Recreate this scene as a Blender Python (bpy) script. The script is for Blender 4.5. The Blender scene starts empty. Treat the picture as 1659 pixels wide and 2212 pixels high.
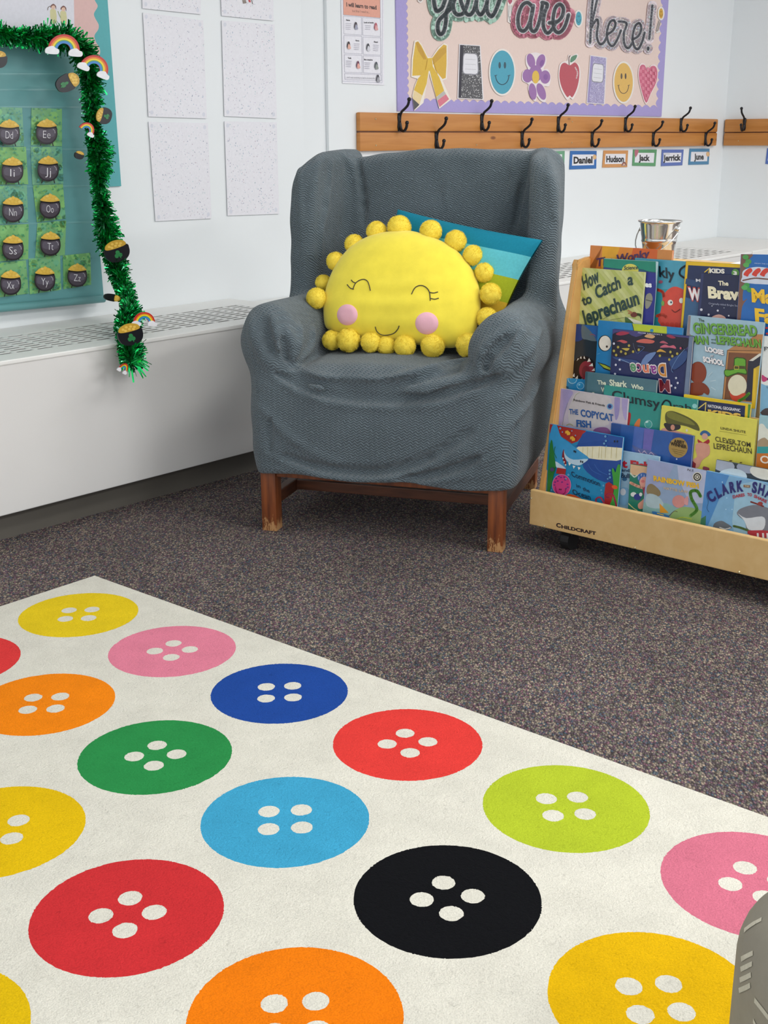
import bpy, bmesh, math, random
import numpy as np
from mathutils import Vector, Matrix, noise
from mathutils.bvhtree import BVHTree
from mathutils.geometry import delaunay_2d_cdt
random.seed(7)
rng = np.random.default_rng(7)
SC = bpy.context.scene
COL = SC.collection
# ------------------------------------------------------------------ camera
F, PITCH, ROLL, WALLDIR = 2598.607, 0.3004537, -0.0047890, 0.7183087
CX, CY = 829.5, 1106.0
CAM = Vector((0, 0, 1.0))
_fw = Vector((0, math.cos(PITCH), -math.sin(PITCH)))
_rt = Vector((1, 0, 0)); _up = _rt.cross(_fw)
RT = _rt*math.cos(ROLL)+_up*math.sin(ROLL)
UP = -_rt*math.sin(ROLL)+_up*math.cos(ROLL)
FW = _fw
cd = bpy.data.cameras.new('camera'); cam = bpy.data.objects.new('camera', cd); COL.objects.link(cam)
cd.sensor_fit = 'VERTICAL'; cd.sensor_height = 32.0; cd.lens = F*32.0/2212.0
cd.clip_start = 0.02; cd.clip_end = 60
cam.matrix_world = Matrix(((RT.x, UP.x, -FW.x, CAM.x), (RT.y, UP.y, -FW.y, CAM.y), (RT.z, UP.z, -FW.z, CAM.z), (0, 0, 0, 1)))
cd.dof.use_dof = False
SC.camera = cam
# ------------------------------------------------------------------ view + light
SC.view_settings.view_transform = 'Standard'; SC.view_settings.look = 'None'
SC.view_settings.gamma = 1; SC.view_settings.use_curve_mapping = False
SC.view_settings.exposure = 0.42
U = Vector((math.sin(WALLDIR), math.cos(WALLDIR), 0))     # along the long wall, away from the camera
N = Vector((-math.cos(WALLDIR), math.sin(WALLDIR), 0))    # into the long wall
Z = Vector((0, 0, 1))
def W(u, n, z=0.0): return U*u+N*n+Z*z
wd = bpy.data.worlds.new('room_world'); SC.world = wd; wd.use_nodes = True
wd.node_tree.nodes['Background'].inputs[0].default_value = (0.93, 0.96, 1, 1)
wd.node_tree.nodes['Background'].inputs[1].default_value = 1.0
def area(name, u, n, z, sx, sy, power, col=(1, 0.985, 0.95)):
    l = bpy.data.lights.new(name, 'AREA'); l.shape = 'RECTANGLE'; l.size = sx; l.size_y = sy; l.energy = power; l.color = col
    o = bpy.data.objects.new(name, l); COL.objects.link(o); o.location = W(u, n, z)
    o.rotation_euler = (0, 0, math.pi/2-WALLDIR)
    return o
for i, (u, n, p) in enumerate([(0.2, 0.6, 10), (2.5, 0.6, 20), (4.7, 1.0, 20), (0.2, -2.0, 30), (2.5, -2.0, 50), (4.7, -1.6, 52), (6.0, 0.8, 8)]):
    area('ceiling_lamp', u, n, 2.52, 1.2, 0.55, p)
# ------------------------------------------------------------------ helpers
def ray(px, py): return RT*((px-CX)/F)-UP*((py-CY)/F)+FW
def proj(P):
    d = P-CAM; z = d.dot(FW); return (CX+F*d.dot(RT)/z, CY-F*d.dot(UP)/z)
def lin(c):
    if isinstance(c, str): c = [int(c[i:i+2], 16) for i in (0, 2, 4)]
    return tuple((v/255/12.92 if v/255 <= .04045 else ((v/255+.055)/1.055)**2.4) for v in c)
def tag(o, label=None, cat=None, group=None, kind=None):
    if label: o['label'] = label
    if cat: o['category'] = cat
    if group: o['group'] = group
    if kind: o['kind'] = kind
    return o
def empty(name, loc, label=None, cat=None, group=None):
    o = bpy.data.objects.new(name, None); COL.objects.link(o); o.location = loc; o.empty_display_size = 0.02
    return tag(o, label, cat, group)
def link(name, me, parent=None, loc=None):
    o = bpy.data.objects.new(name, me); COL.objects.link(o)
    if parent is not None:
        o.parent = parent
    if loc is not None: o.location = loc
    return o
def world_base(parent):
    b = Vector((0, 0, 0))
    while parent is not None:
        b = b+parent.location; parent = parent.parent
    return b
def mk(name, verts, faces, mat, parent=None, base=None, smooth=False, cols=None):
    """verts in world space; object origin = base, or its parent's origin"""
    pb = world_base(parent)
    b = Vector(base) if base is not None else (pb if parent is not None else Vector((0, 0, 0)))
    me = bpy.data.meshes.new(name)
    me.from_pydata([tuple(Vector(v)-b) for v in verts], [], faces)
    mats = mat if isinstance(mat, (list, tuple)) else [mat]
    for m in mats: me.materials.append(m)
    if cols is not None:
        ca = me.color_attributes.new('Col', 'FLOAT_COLOR', 'CORNER')
        buf = np.ones((len(me.loops), 4), dtype=np.float32); k = 0
        for f, c in zip(me.polygons, cols):
            buf[f.loop_start:f.loop_start+f.loop_total, :3] = c
        ca.data.foreach_set('color', buf.ravel())
    if smooth:
        me.polygons.foreach_set('use_smooth', [True]*len(me.polygons))
    me.update()
    return link(name, me, parent, b-pb)
class MB:
    """collects shapes in world space"""
    def __init__(s): s.v = []; s.f = []; s.c = []; s.col = None
    def add(s, vs, fs):
        o = len(s.v); s.v += [Vector(v) for v in vs]; s.f += [tuple(i+o for i in f) for f in fs]; s.c += [s.col or (1, 1, 1)]*len(fs)
    def box(s, o, ex, ey, ez, a, b, bev=0.0):
        """box in frame o,ex,ey,ez from a to b with small chamfers"""
        a = [min(p, q) for p, q in zip(a, b)], [max(p, q) for p, q in zip(a, b)]
        lo, hi = a
        bm = bmesh.new(); bmesh.ops.create_cube(bm, size=1)
        for v in bm.verts:
            v.co = Vector([lo[i]+(v.co[i]+.5)*(hi[i]-lo[i]) for i in range(3)])
        if bev > 0: bmesh.ops.bevel(bm, geom=bm.edges[:], offset=bev, segments=2, affect='EDGES', profile=.6)
        bm.normal_update()
        M = [o+ex*v.co.x+ey*v.co.y+ez*v.co.z for v in bm.verts]
        flip = ex.cross(ey).dot(ez) < 0
        s.add(M, [[v.index for v in (reversed(f.verts) if flip else f.verts)] for f in bm.faces]); bm.free()
    def tube(s, pts, rad, seg=10, cap=True):
        pts = [Vector(p) for p in pts]; n = len(pts)
        rad = rad if hasattr(rad, '__len__') else [rad]*n
        t0 = (pts[1]-pts[0]).normalized(); a = t0.orthogonal().normalized(); rings = []
        for i, p in enumerate(pts):
            t = (pts[min(i+1, n-1)]-pts[max(i-1, 0)]).normalized()
            a = (a-t*a.dot(t)).normalized(); b = t.cross(a)
            rings.append([p+(a*math.cos(2*math.pi*k/seg)+b*math.sin(2*math.pi*k/seg))*rad[i] for k in range(seg)])
        vs = [v for r in rings for v in r]; fs = []
        for i in range(n-1):
            for k in range(seg):
                k2 = (k+1) % seg; fs.append((i*seg+k, i*seg+k2, (i+1)*seg+k2, (i+1)*seg+k))
        if cap: fs += [tuple(reversed(range(seg))), tuple((n-1)*seg+k for k in range(seg))]
        s.add(vs, fs)
    def ball(s, c, r, sub=2, sc=(1, 1, 1)):
        bm = bmesh.new(); bmesh.ops.create_icosphere(bm, subdivisions=sub, radius=1)
        s.add([c+Vector((v.co.x*sc[0], v.co.y*sc[1], v.co.z*sc[2]))*r for v in bm.verts], [[v.index for v in f.verts] for f in bm.faces]); bm.free()
    def lathe(s, c, prof, seg=40, ax=Z):
        a = ax.orthogonal().normalized(); b = ax.cross(a); vs = []; fs = []
        for r, h in prof:
            for k in range(seg): vs.append(c+ax*h+(a*math.cos(2*math.pi*k/seg)+b*math.sin(2*math.pi*k/seg))*r)
        for i in range(len(prof)-1):
            for k in range(seg):
                k2 = (k+1) % seg; fs.append((i*seg+k, i*seg+k2, (i+1)*seg+k2, (i+1)*seg+k))
        s.add(vs, fs)
    def prism(s, loop, vec):
        n = len(loop); s.add([Vector(p) for p in loop]+[Vector(p)+vec for p in loop],
              [tuple(range(n)), tuple(reversed(range(n, 2*n)))]+[(i, n+i, n+(i+1) % n, (i+1) % n) for i in range(n)])
    def build(s, name, mat, parent=None, base=None, smooth=False, cols=False):
        return mk(name, s.v, s.f, mat, parent, base, smooth, s.c if cols else None)
def autosmooth(o, ang=0.6):
    me = o.data; me.polygons.foreach_set('use_smooth', [True]*len(me.polygons))
    me.set_sharp_from_angle(angle=ang) if hasattr(me, 'set_sharp_from_angle') else None
    return o
# ------------------------------------------------------------------ materials
def nt(name):
    m = bpy.data.materials.new(name); m.use_nodes = True; t = m.node_tree
    return m, t, t.nodes['Principled BSDF']
def node(t, ty, ins=None, **kw):
    n = t.nodes.new(ty)
    for k, v in kw.items(): setattr(n, k, v)
    for k, v in (ins or {}).items():
        if isinstance(v, tuple) and len(v) == 2 and hasattr(v[0], 'outputs'): t.links.new(v[0].outputs[v[1]], n.inputs[k])
        elif hasattr(v, 'outputs'): t.links.new(v.outputs[0], n.inputs[k])
        else: n.inputs[k].default_value = v
    return n
def math_(t, op, a, b=0.0, c=0.0):
    n = t.nodes.new('ShaderNodeMath'); n.operation = op
    for i, v in enumerate((a, b, c)):
        if hasattr(v, 'outputs'): t.links.new(v.outputs[0], n.inputs[i])
        elif isinstance(v, tuple): t.links.new(v[0].outputs[v[1]], n.inputs[i])
        else: n.inputs[i].default_value = v
    return n
def C4(c): return (*lin(c), 1)
def solid(name, c, rough=.5, metal=0, nz=.03, scale=60, bump=0.0, bs=400, spec=.5):
    m, t, b = nt(name)
    tc = node(t, 'ShaderNodeTexCoord'); nn = node(t, 'ShaderNodeTexNoise', {'Vector': (tc, 3), 'Scale': scale, 'Detail': 3.0})
    mx = node(t, 'ShaderNodeMix', {'Factor': (nn, 0)}, data_type='RGBA')
    l = lin(c); mx.inputs[6].default_value = (*[v*(1-nz) for v in l], 1); mx.inputs[7].default_value = (*[min(1, v*(1+nz)) for v in l], 1)
    t.links.new(mx.outputs[2], b.inputs['Base Color'])
    b.inputs['Roughness'].default_value = rough; b.inputs['Metallic'].default_value = metal; b.inputs['Specular IOR Level'].default_value = spec
    if bump:
        n2 = node(t, 'ShaderNodeTexNoise', {'Vector': (tc, 3), 'Scale': bs, 'Detail': 2.0})
        bp = node(t, 'ShaderNodeBump', {'Height': (n2, 0), 'Strength': bump, 'Distance': .002}); t.links.new(bp.outputs[0], b.inputs['Normal'])
    return m
def printed(name, rough, spec=.5, coat=0.0, bump=0, bs=300, nz=.04, ns=120, dist=.001):
    m, t, b = nt(name)
    at = node(t, 'ShaderNodeAttribute', attribute_name='Col')
    tc = node(t, 'ShaderNodeTexCoord'); nn = node(t, 'ShaderNodeTexNoise', {'Vector': (tc, 3), 'Scale': ns, 'Detail': 3.0})
    mr = node(t, 'ShaderNodeMapRange', {'Value': (nn, 0), 'From Min': .3, 'From Max': .7, 'To Min': 1-nz, 'To Max': 1+nz})
    mx = node(t, 'ShaderNodeVectorMath', {0: (at, 0), 1: (mr, 0)}, operation='MULTIPLY')
    t.links.new(mx.outputs[0], b.inputs['Base Color'])
    b.inputs['Roughness'].default_value = rough; b.inputs['Specular IOR Level'].default_value = spec; b.inputs['Coat Weight'].default_value = coat
    b.inputs['Coat Roughness'].default_value = .15
    if bump:
        n2 = node(t, 'ShaderNodeTexNoise', {'Vector': (tc, 3), 'Scale': bs, 'Detail': 3.0})
        bp = node(t, 'ShaderNodeBump', {'Height': (n2, 0), 'Strength': bump, 'Distance': dist}); t.links.new(bp.outputs[0], b.inputs['Normal'])
    return m
def wood(name, c1, c2, ck, rough=.45, gs=(3, 60, 60), knots=True, axis_rot=(0, 0, 0)):
    m, t, b = nt(name)
    tc = node(t, 'ShaderNodeTexCoord'); mp = node(t, 'ShaderNodeMapping', {'Vector': (tc, 3), 'Scale': gs, 'Rotation': axis_rot})
    n1 = node(t, 'ShaderNodeTexNoise', {'Vector': mp, 'Scale': 1.0, 'Detail': 5.0, 'Distortion': .6})
    cr = node(t, 'ShaderNodeValToRGB', {'Fac': (n1, 0)}); e = cr.color_ramp.elements
    e[0].position = .3; e[0].color = C4(c1); e[1].position = .7; e[1].color = C4(c2)
    out = cr
    if knots:
        mp2 = node(t, 'ShaderNodeMapping', {'Vector': (tc, 3), 'Scale': (4, 4, 11), 'Rotation': (0, 0, 0)})
        v = node(t, 'ShaderNodeTexVoronoi', {'Vector': mp2, 'Scale': 1.3, 'Randomness': 1.0})
        mr = node(t, 'ShaderNodeMapRange', {'Value': (v, 0), 'From Min': .06, 'From Max': .13, 'To Min': .85, 'To Max': 0.0})
        mx = node(t, 'ShaderNodeMix', {'Factor': mr}, data_type='RGBA'); t.links.new(cr.outputs[0], mx.inputs[6]); mx.inputs[7].default_value = C4(ck)
        t.links.new(mx.outputs[2], b.inputs['Base Color'])
    else: t.links.new(cr.outputs[0], b.inputs['Base Color'])
    b.inputs['Roughness'].default_value = rough
    bp = node(t, 'ShaderNodeBump', {'Height': (n1, 0), 'Strength': .08, 'Distance': .002}); t.links.new(bp.outputs[0], b.inputs['Normal'])
    return m
M = {}
M['wall'] = solid('painted_wall', 'e6eaec', .6, nz=.012, scale=4, bump=.06, bs=180)
M['heater'] = solid('heater_enamel', 'e8e8e5', .42, nz=.02, scale=8, bump=.05, bs=500)
M['heater_face'] = solid('heater_panel_enamel', 'dad9d7', .5, nz=.02, scale=5, bump=.05, bs=400)
M['kick'] = solid('kick_board', '5a564f', .6, nz=.15, scale=9)
M['dark'] = solid('dark_void', '2a2a2a', .8)
M['paper'] = printed('printed_paper', .6, nz=.02)
M['gloss'] = printed('printed_gloss', .32, coat=.25, nz=.05, ns=60)
M['lamin'] = printed('laminated_print', .28, nz=.03)
M['blackmetal'] = solid('black_iron', '17161a', .38, .3, bump=.1)
M['screw'] = solid('screw_steel', 'd9cda6', .3, .9)
M['pine'] = wood('pine_board', 'b57434', 'c98a48', '6b3412', .42, (2.5, 2.5, 45))
M['birch'] = wood('birch_ply', 'd2ad72', 'dbb980', 'a57c48', .45, (30, 30, 30), knots=False)
M['birch_edge'] = wood('birch_edge', 'c59556', 'd4a868', 'a57c48', .42, (14, 14, 14), knots=False)
M['plastic'] = solid('black_rubber', '1b1b1c', .5)
M['steel'] = solid('galvanised_steel', 'd8d8d6', .16, 1.0, nz=.05)
def carpet():
    m, t, b = nt('loop_pile_carpet'); tc = node(t, 'ShaderNodeTexCoord')
    mp = node(t, 'ShaderNodeMapping', {'Vector': (tc, 3), 'Rotation': (0, 0, .62), 'Scale': (1, .62, 1)})
    v = node(t, 'ShaderNodeTexVoronoi', {'Vector': mp, 'Scale': 260.0, 'Randomness': .85})
    n1 = node(t, 'ShaderNodeTexNoise', {'Vector': mp, 'Scale': 120.0, 'Detail': 2.0})
    n2 = node(t, 'ShaderNodeTexNoise', {'Vector': (tc, 3), 'Scale': 3.0, 'Detail': 3.0})
    sep = node(t, 'ShaderNodeSeparateColor', {'Color': (v, 1)})
    cr = node(t, 'ShaderNodeValToRGB', {'Fac': (sep, 0)}); cr.color_ramp.interpolation = 'CONSTANT'
    els = cr.color_ramp.elements; stops = [(0, '5e5457'), (.2, '80766f'), (.36, '6b5c66'), (.5, '988b7d'), (.62, '56606c'), (.72, '80606a'), (.82, '78786b'), (.92, 'aa9a8a')]
    els[0].color = C4(stops[0][1]); els[1].position = stops[1][0]; els[1].color = C4(stops[1][1])
    for p, c in stops[2:]: e = els.new(p); e.color = C4(c)
    dm = node(t, 'ShaderNodeMapRange', {'Value': (v, 0), 'From Min': 0.0, 'From Max': .75, 'To Min': 1.38, 'To Max': .42})
    m3 = node(t, 'ShaderNodeMapRange', {'Value': (n2, 0), 'From Min': .3, 'From Max': .7, 'To Min': .88, 'To Max': 1.12})
    mm = math_(t, 'MULTIPLY', dm, m3)
    mx = node(t, 'ShaderNodeVectorMath', {0: (cr, 0), 1: mm}, operation='MULTIPLY'); t.links.new(mx.outputs[0], b.inputs['Base Color'])
    b.inputs['Roughness'].default_value = .95; b.inputs['Specular IOR Level'].default_value = .1
    iv = math_(t, 'SUBTRACT', 1.0, v)
    bp = node(t, 'ShaderNodeBump', {'Height': iv, 'Strength': .9, 'Distance': .004}); t.links.new(bp.outputs[0], b.inputs['Normal'])
    return m
M['carpet'] = carpet()
def slipcover():
    m, t, b = nt('seersucker_slipcover'); tc = node(t, 'ShaderNodeTexCoord'); s = node(t, 'ShaderNodeSeparateXYZ', {'Vector': (tc, 3)})
    # running bond of small stretched cells: v runs up / back, h runs across
    vv = math_(t, 'ADD', (s, 2), math_(t, 'MULTIPLY', (s, 1), .85)); hh = math_(t, 'SUBTRACT', (s, 0), math_(t, 'MULTIPLY', (s, 1), .8))
    n0 = node(t, 'ShaderNodeTexNoise', {'Vector': (tc, 3), 'Scale': 55.0, 'Detail': 2.0})
    w1 = math_(t, 'SINE', math_(t, 'MULTIPLY_ADD', hh, 2*math.pi/.0145, math_(t, 'MULTIPLY', n0, 5.0)))
    ph = math_(t, 'ADD', math_(t, 'MULTIPLY', vv, 2*math.pi/.0068), math_(t, 'MULTIPLY_ADD', w1, 2.1, math_(t, 'MULTIPLY', n0, 6.0)))
    w2 = math_(t, 'SINE', ph)
    nn = node(t, 'ShaderNodeTexNoise', {'Vector': (tc, 3), 'Scale': 420.0, 'Detail': 2.0})
    hgt = math_(t, 'ADD', math_(t, 'MULTIPLY', w2, .5), math_(t, 'MULTIPLY', nn, .7))
    n2 = node(t, 'ShaderNodeTexNoise', {'Vector': (tc, 3), 'Scale': 7.0, 'Detail': 3.0})
    f = math_(t, 'MULTIPLY_ADD', hgt, .3, .3)
    mx = node(t, 'ShaderNodeMix', {'Factor': f}, data_type='RGBA', clamp_factor=True); mx.inputs[6].default_value = C4('3e494f'); mx.inputs[7].default_value = C4('808d94')
    m3 = node(t, 'ShaderNodeMapRange', {'Value': (n2, 0), 'From Min': .3, 'From Max': .7, 'To Min': .92, 'To Max': 1.08})
    mv = node(t, 'ShaderNodeVectorMath', {0: (mx, 2), 1: m3}, operation='MULTIPLY'); t.links.new(mv.outputs[0], b.inputs['Base Color'])
    b.inputs['Roughness'].default_value = .92; b.inputs['Specular IOR Level'].default_value = .15
    b.inputs['Sheen Weight'].default_value = .25; b.inputs['Sheen Roughness'].default_value = .4
    bp = node(t, 'ShaderNodeBump', {'Height': hgt, 'Strength': .75, 'Distance': .003}); t.links.new(bp.outputs[0], b.inputs['Normal'])
    return m
M['cover'] = slipcover()
def legwood():
    m, t, b = nt('worn_varnished_wood'); tc = node(t, 'ShaderNodeTexCoord'); s = node(t, 'ShaderNodeSeparateXYZ', {'Vector': (tc, 3)})
    mp = node(t, 'ShaderNodeMapping', {'Vector': (tc, 3), 'Scale': (90, 90, 9)})
    n1 = node(t, 'ShaderNodeTexNoise', {'Vector': mp, 'Scale': 1.0, 'Detail': 4.0})
    cr = node(t, 'ShaderNodeValToRGB', {'Fac': (n1, 0)}); e = cr.color_ramp.elements; e[0].position = .3; e[0].color = C4('5a2c16'); e[1].position = .72; e[1].color = C4('8a4a22')
    mp2 = node(t, 'ShaderNodeMapping', {'Vector': (tc, 3), 'Scale': (130, 130, 40)})
    n2 = node(t, 'ShaderNodeTexNoise', {'Vector': mp2, 'Scale': 1.0, 'Detail': 6.0, 'Roughness': .7})
    zz = node(t, 'ShaderNodeMapRange', {'Value': (s, 2), 'From Min': 0.0, 'From Max': .075, 'To Min': .22, 'To Max': -.12})
    a = math_(t, 'ADD', n2, zz); w = node(t, 'ShaderNodeMapRange', {'Value': a, 'From Min': .6, 'From Max': .66, 'To Min': 0.0, 'To Max': 1.0})
    mx = node(t, 'ShaderNodeMix', {'Factor': w}, data_type='RGBA'); t.links.new(cr.outputs[0], mx.inputs[6]); mx.inputs[7].default_value = C4('b98b5c')
    t.links.new(mx.outputs[2], b.inputs['Base Color']); b.inputs['Roughness'].default_value = .42
    return m
M['leg'] = legwood()
M['rail'] = wood('dark_varnished_wood', '4a2a1c', '6d4029', '2c160c', .4, (8, 8, 60), knots=False)
def rugmat():
    m, t, b = nt('short_pile_rug'); at = node(t, 'ShaderNodeAttribute', attribute_name='Col'); tc = node(t, 'ShaderNodeTexCoord')
    n1 = node(t, 'ShaderNodeTexNoise', {'Vector': (tc, 3), 'Scale': 420.0, 'Detail': 3.0, 'Roughness': .6})
    n2 = node(t, 'ShaderNodeTexNoise', {'Vector': (tc, 3), 'Scale': 14.0, 'Detail': 5.0, 'Roughness': .65})
    n3 = node(t, 'ShaderNodeTexNoise', {'Vector': (tc, 3), 'Scale': 90.0, 'Detail': 4.0, 'Distortion': 1.5})
    a = node(t, 'ShaderNodeMapRange', {'Value': (n1, 0), 'From Min': .3, 'From Max': .7, 'To Min': .86, 'To Max': 1.08})
    c = node(t, 'ShaderNodeMapRange', {'Value': (n2, 0), 'From Min': .35, 'From Max': .7, 'To Min': .93, 'To Max': 1.04})
    d = node(t, 'ShaderNodeMapRange', {'Value': (n3, 0), 'From Min': .22, 'From Max': .38, 'To Min': .78, 'To Max': 1.0})
    mm = math_(t, 'MULTIPLY', math_(t, 'MULTIPLY', a, c), d)
    mx = node(t, 'ShaderNodeVectorMath', {0: (at, 0), 1: mm}, operation='MULTIPLY'); t.links.new(mx.outputs[0], b.inputs['Base Color'])
    b.inputs['Roughness'].default_value = .95; b.inputs['Specular IOR Level'].default_value = .1
    hs = math_(t, 'ADD', n1, math_(t, 'MULTIPLY', n3, 1.2))
    bp = node(t, 'ShaderNodeBump', {'Height': hs, 'Strength': .55, 'Distance': .003}); t.links.new(bp.outputs[0], b.inputs['Normal'])
    return m
M['rug'] = rugmat()
M['plush'] = printed('plush_fabric', .9, spec=.1, bump=.3, bs=500, nz=.05, ns=30)
M['plush'].node_tree.nodes['Principled BSDF'].inputs['Sheen Weight'].default_value = .3
M['fluff'] = solid('fluffy_yarn', 'fce35c', .95, nz=.08, scale=90, spec=.05)
M['linen'] = printed('woven_linen', .85, spec=.15, bump=.4, bs=700, nz=.06, ns=200)
M['thread'] = solid('embroidery_thread', '4a4433', .8)
def tinselmat(name, c, r=.22):
    m = solid(name, c, r, .85, nz=.35, scale=90); return m
M['tinsel_glint'] = tinselmat('glint_green_foil', '8ff0b8', .12); M['tinsel'] = tinselmat('green_foil', '1cc062', .2); M['tinsel_dark'] = tinselmat('dark_green_foil', '0e6b3c', .25)  # palest foil paints the white-green highlights into the colour of some strands
M['pocket'] = solid('teal_vinyl', '5f989a', .38, nz=.12, scale=5)
M['clear'] = solid('clear_vinyl_strip', '78abac', .15, nz=.05)
# ------------------------------------------------------------------ flat artwork on planes
class Pl:
    def __init__(s, o, nrm): s.o = Vector(o); s.n = Vector(nrm).normalized()   # nrm points to the viewer's side
    def hit(s, px, py, off=0.0):
        d = ray(px, py); o = s.o+s.n*off; return CAM+d*((o-CAM).dot(s.n)/d.dot(s.n))
def clip_poly(P, Cv):
    A = sum(Cv[i][0]*Cv[(i+1) % len(Cv)][1]-Cv[(i+1) % len(Cv)][0]*Cv[i][1] for i in range(len(Cv)))
    sg = 1 if A > 0 else -1
    for i in range(len(Cv)):
        a, b = Cv[i], Cv[(i+1) % len(Cv)]
        sd = lambda p: sg*((b[0]-a[0])*(p[1]-a[1])-(b[1]-a[1])*(p[0]-a[0]))
        out = []
        for j in range(len(P)):
            p, q = P[j], P[(j+1) % len(P)]; dp, dq = sd(p), sd(q)
            if dp >= 0: out.append(p)
            if (dp >= 0) != (dq >= 0):
                t = dp/(dp-dq); out.append((p[0]+t*(q[0]-p[0]), p[1]+t*(q[1]-p[1])))
        P = out
        if len(P) < 3: return []
    return P
_fonts = {}
def glyphs(s, bold=0.0):
    k = (s, bold)
    if k in _fonts: return _fonts[k]
    cu = bpy.data.curves.new('t', 'FONT'); cu.body = s; cu.size = 1; cu.resolution_u = 3; cu.offset = bold
    o = bpy.data.objects.new('t', cu); COL.objects.link(o)
    me = bpy.data.meshes.new_from_object(o)
    v = [(p.co.x, p.co.y) for p in me.vertices]; f = [tuple(p.vertices) for p in me.polygons]
    bpy.data.objects.remove(o); bpy.data.curves.remove(cu); bpy.data.meshes.remove(me)
    x0 = min(p[0] for p in v); x1 = max(p[0] for p in v)
    v = [((p[0]-x0)/(x1-x0), p[1]/.72) for p in v]
    _fonts[k] = (v, f); return v, f
def smooth(pts, n=6, closed=False):
    out = []; m = len(pts)
    rg = range(m) if closed else range(m-1)
    for i in rg:
        g = lambda j: pts[j % m] if closed else pts[max(0, min(m-1, j))]
        p0, p1, p2, p3 = g(i-1), g(i), g(i+1), g(i+2)
        for k in range(n):
            t = k/n
            out.append(tuple(.5*((2*p1[a])+(-p0[a]+p2[a])*t+(2*p0[a]-5*p1[a]+4*p2[a]-p3[a])*t*t+(-p0[a]+3*p1[a]-3*p2[a]+p3[a])*t**3) for a in range(len(pts[0]))))
    if not closed: out.append(tuple(pts[-1]))
    return out
class Art:
    STEP = .00007
    def __init__(s, pl, view=(0, 0, 1), clip=None, off=.0003):
        s.pl = pl; s.vw = view; s.clip = clip; s.off = off; s.mb = MB()
    def view(s, x, y, k): s.vw = (x, y, k); return s
    def T(s, p): return (s.vw[0]+p[0]/s.vw[2], s.vw[1]+p[1]/s.vw[2])
    def bump(s): s.off += s.STEP
    def _face(s, P, col):
        if s.clip: P = clip_poly(P, s.clip)
        if len(P) < 3: return
        A = sum(P[i][0]*P[(i+1) % len(P)][1]-P[(i+1) % len(P)][0]*P[i][1] for i in range(len(P)))
        if abs(A) < 1e-4: return
        if A > 0: P = P[::-1]
        s.mb.col = col; s.mb.add([s.pl.hit(x, y, s.off) for x, y in P], [tuple(range(len(P)))])
    def poly(s, pts, c, sm=0):
        s.bump(); P = [s.T(p) for p in pts]
        if sm: P = smooth(P, sm, True)
        s._face(P, lin(c)); return s
    def ell(s, x, y, rx, ry, c, rot=0, n=28):
        r = math.radians(rot)
        return s.poly([(x+rx*math.cos(t)*math.cos(r)-ry*math.sin(t)*math.sin(r), y+rx*math.cos(t)*math.sin(r)+ry*math.sin(t)*math.cos(r)) for t in [2*math.pi*k/n for k in range(n)]], c)
    def line(s, pts, w, c, sm=0, closed=False):
        s.bump(); c = lin(c); P = [s.T(p) for p in pts]; w = w/s.vw[2]/2
        if sm: P = smooth(P, sm, closed)
        if closed: P = P+[P[0]]
        k = 10 if w > .8 else 0
        for a, b in zip(P, P[1:]):
            L = math.hypot(b[0]-a[0], b[1]-a[1])
            if L < 1e-6: continue
            nx, ny = -(b[1]-a[1])/L*w, (b[0]-a[0])/L*w
            s._face([(a[0]+nx, a[1]+ny), (b[0]+nx, b[1]+ny), (b[0]-nx, b[1]-ny), (a[0]-nx, a[1]-ny)], c)
        if k:
            for a in P: s._face([(a[0]+w*math.cos(2*math.pi*i/k), a[1]+w*math.sin(2*math.pi*i/k)) for i in range(k)], c)
        return s
    def text(s, st, a, b, h, c, bold=.02, up=None):
        """baseline from a to b (view px), cap height h"""
        s.bump(); v, f = glyphs(st, bold); a = s.T(a); b = s.T(b); h = h/s.vw[2]; c = lin(c)
        if up is None: up = (0, -1)
        l = math.hypot(*up); up = (up[0]/l, up[1]/l)
        P = [(a[0]+(b[0]-a[0])*x+up[0]*h*y, a[1]+(b[1]-a[1])*x+up[1]*h*y) for x, y in v]
        if s.clip is None:
            s.mb.col = c; s.mb.add([s.pl.hit(x, y, s.off) for x, y in P], f)
        else:
            for q in f: s._face([P[i] for i in q], c)
        return s
    def dots(s, box, n, r, cols, seed=1, stretch=1.0):
        rd = random.Random(seed); x0, y0, x1, y1 = box; s.bump()
        for i in range(n):
            x, y = s.T((rd.uniform(x0, x1), rd.uniform(y0, y1))); q = r*rd.uniform(.6, 1.3)/s.vw[2]
            s._face([(x+q*math.cos(t), y+q*stretch*math.sin(t)) for t in (0, 1.05, 2.1, 3.14, 4.2, 5.25)], lin(cols[i % len(cols)]))
        return s
    def slab(s, pts, depth, c, sm=0, edge=None):
        """solid sheet: pts front face, extruded away from the viewer"""
        P = [s.T(p) for p in pts]
        if sm: P = smooth(P, sm, True)
        A = sum(P[i][0]*P[(i+1) % len(P)][1]-P[(i+1) % len(P)][0]*P[i][1] for i in range(len(P)))
        if A > 0: P = P[::-1]
        L = [s.pl.hit(x, y, s.off) for x, y in P]; s.mb.col = lin(edge or c); n = len(L)
        s.mb.add(L+[p-s.pl.n*depth for p in L], [tuple(reversed(range(n, 2*n)))]+[(i, n+i, n+(i+1) % n, (i+1) % n) for i in range(n)])
        s.mb.col = lin(c); s.mb.add(L, [tuple(range(n))]); return s
    def build(s, name, mat, parent=None, base=None):
        if base is None and parent is None:
            base = sum(s.mb.v, Vector())/len(s.mb.v)
        return s.mb.build(name, mat, parent, base, cols=True)
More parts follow.
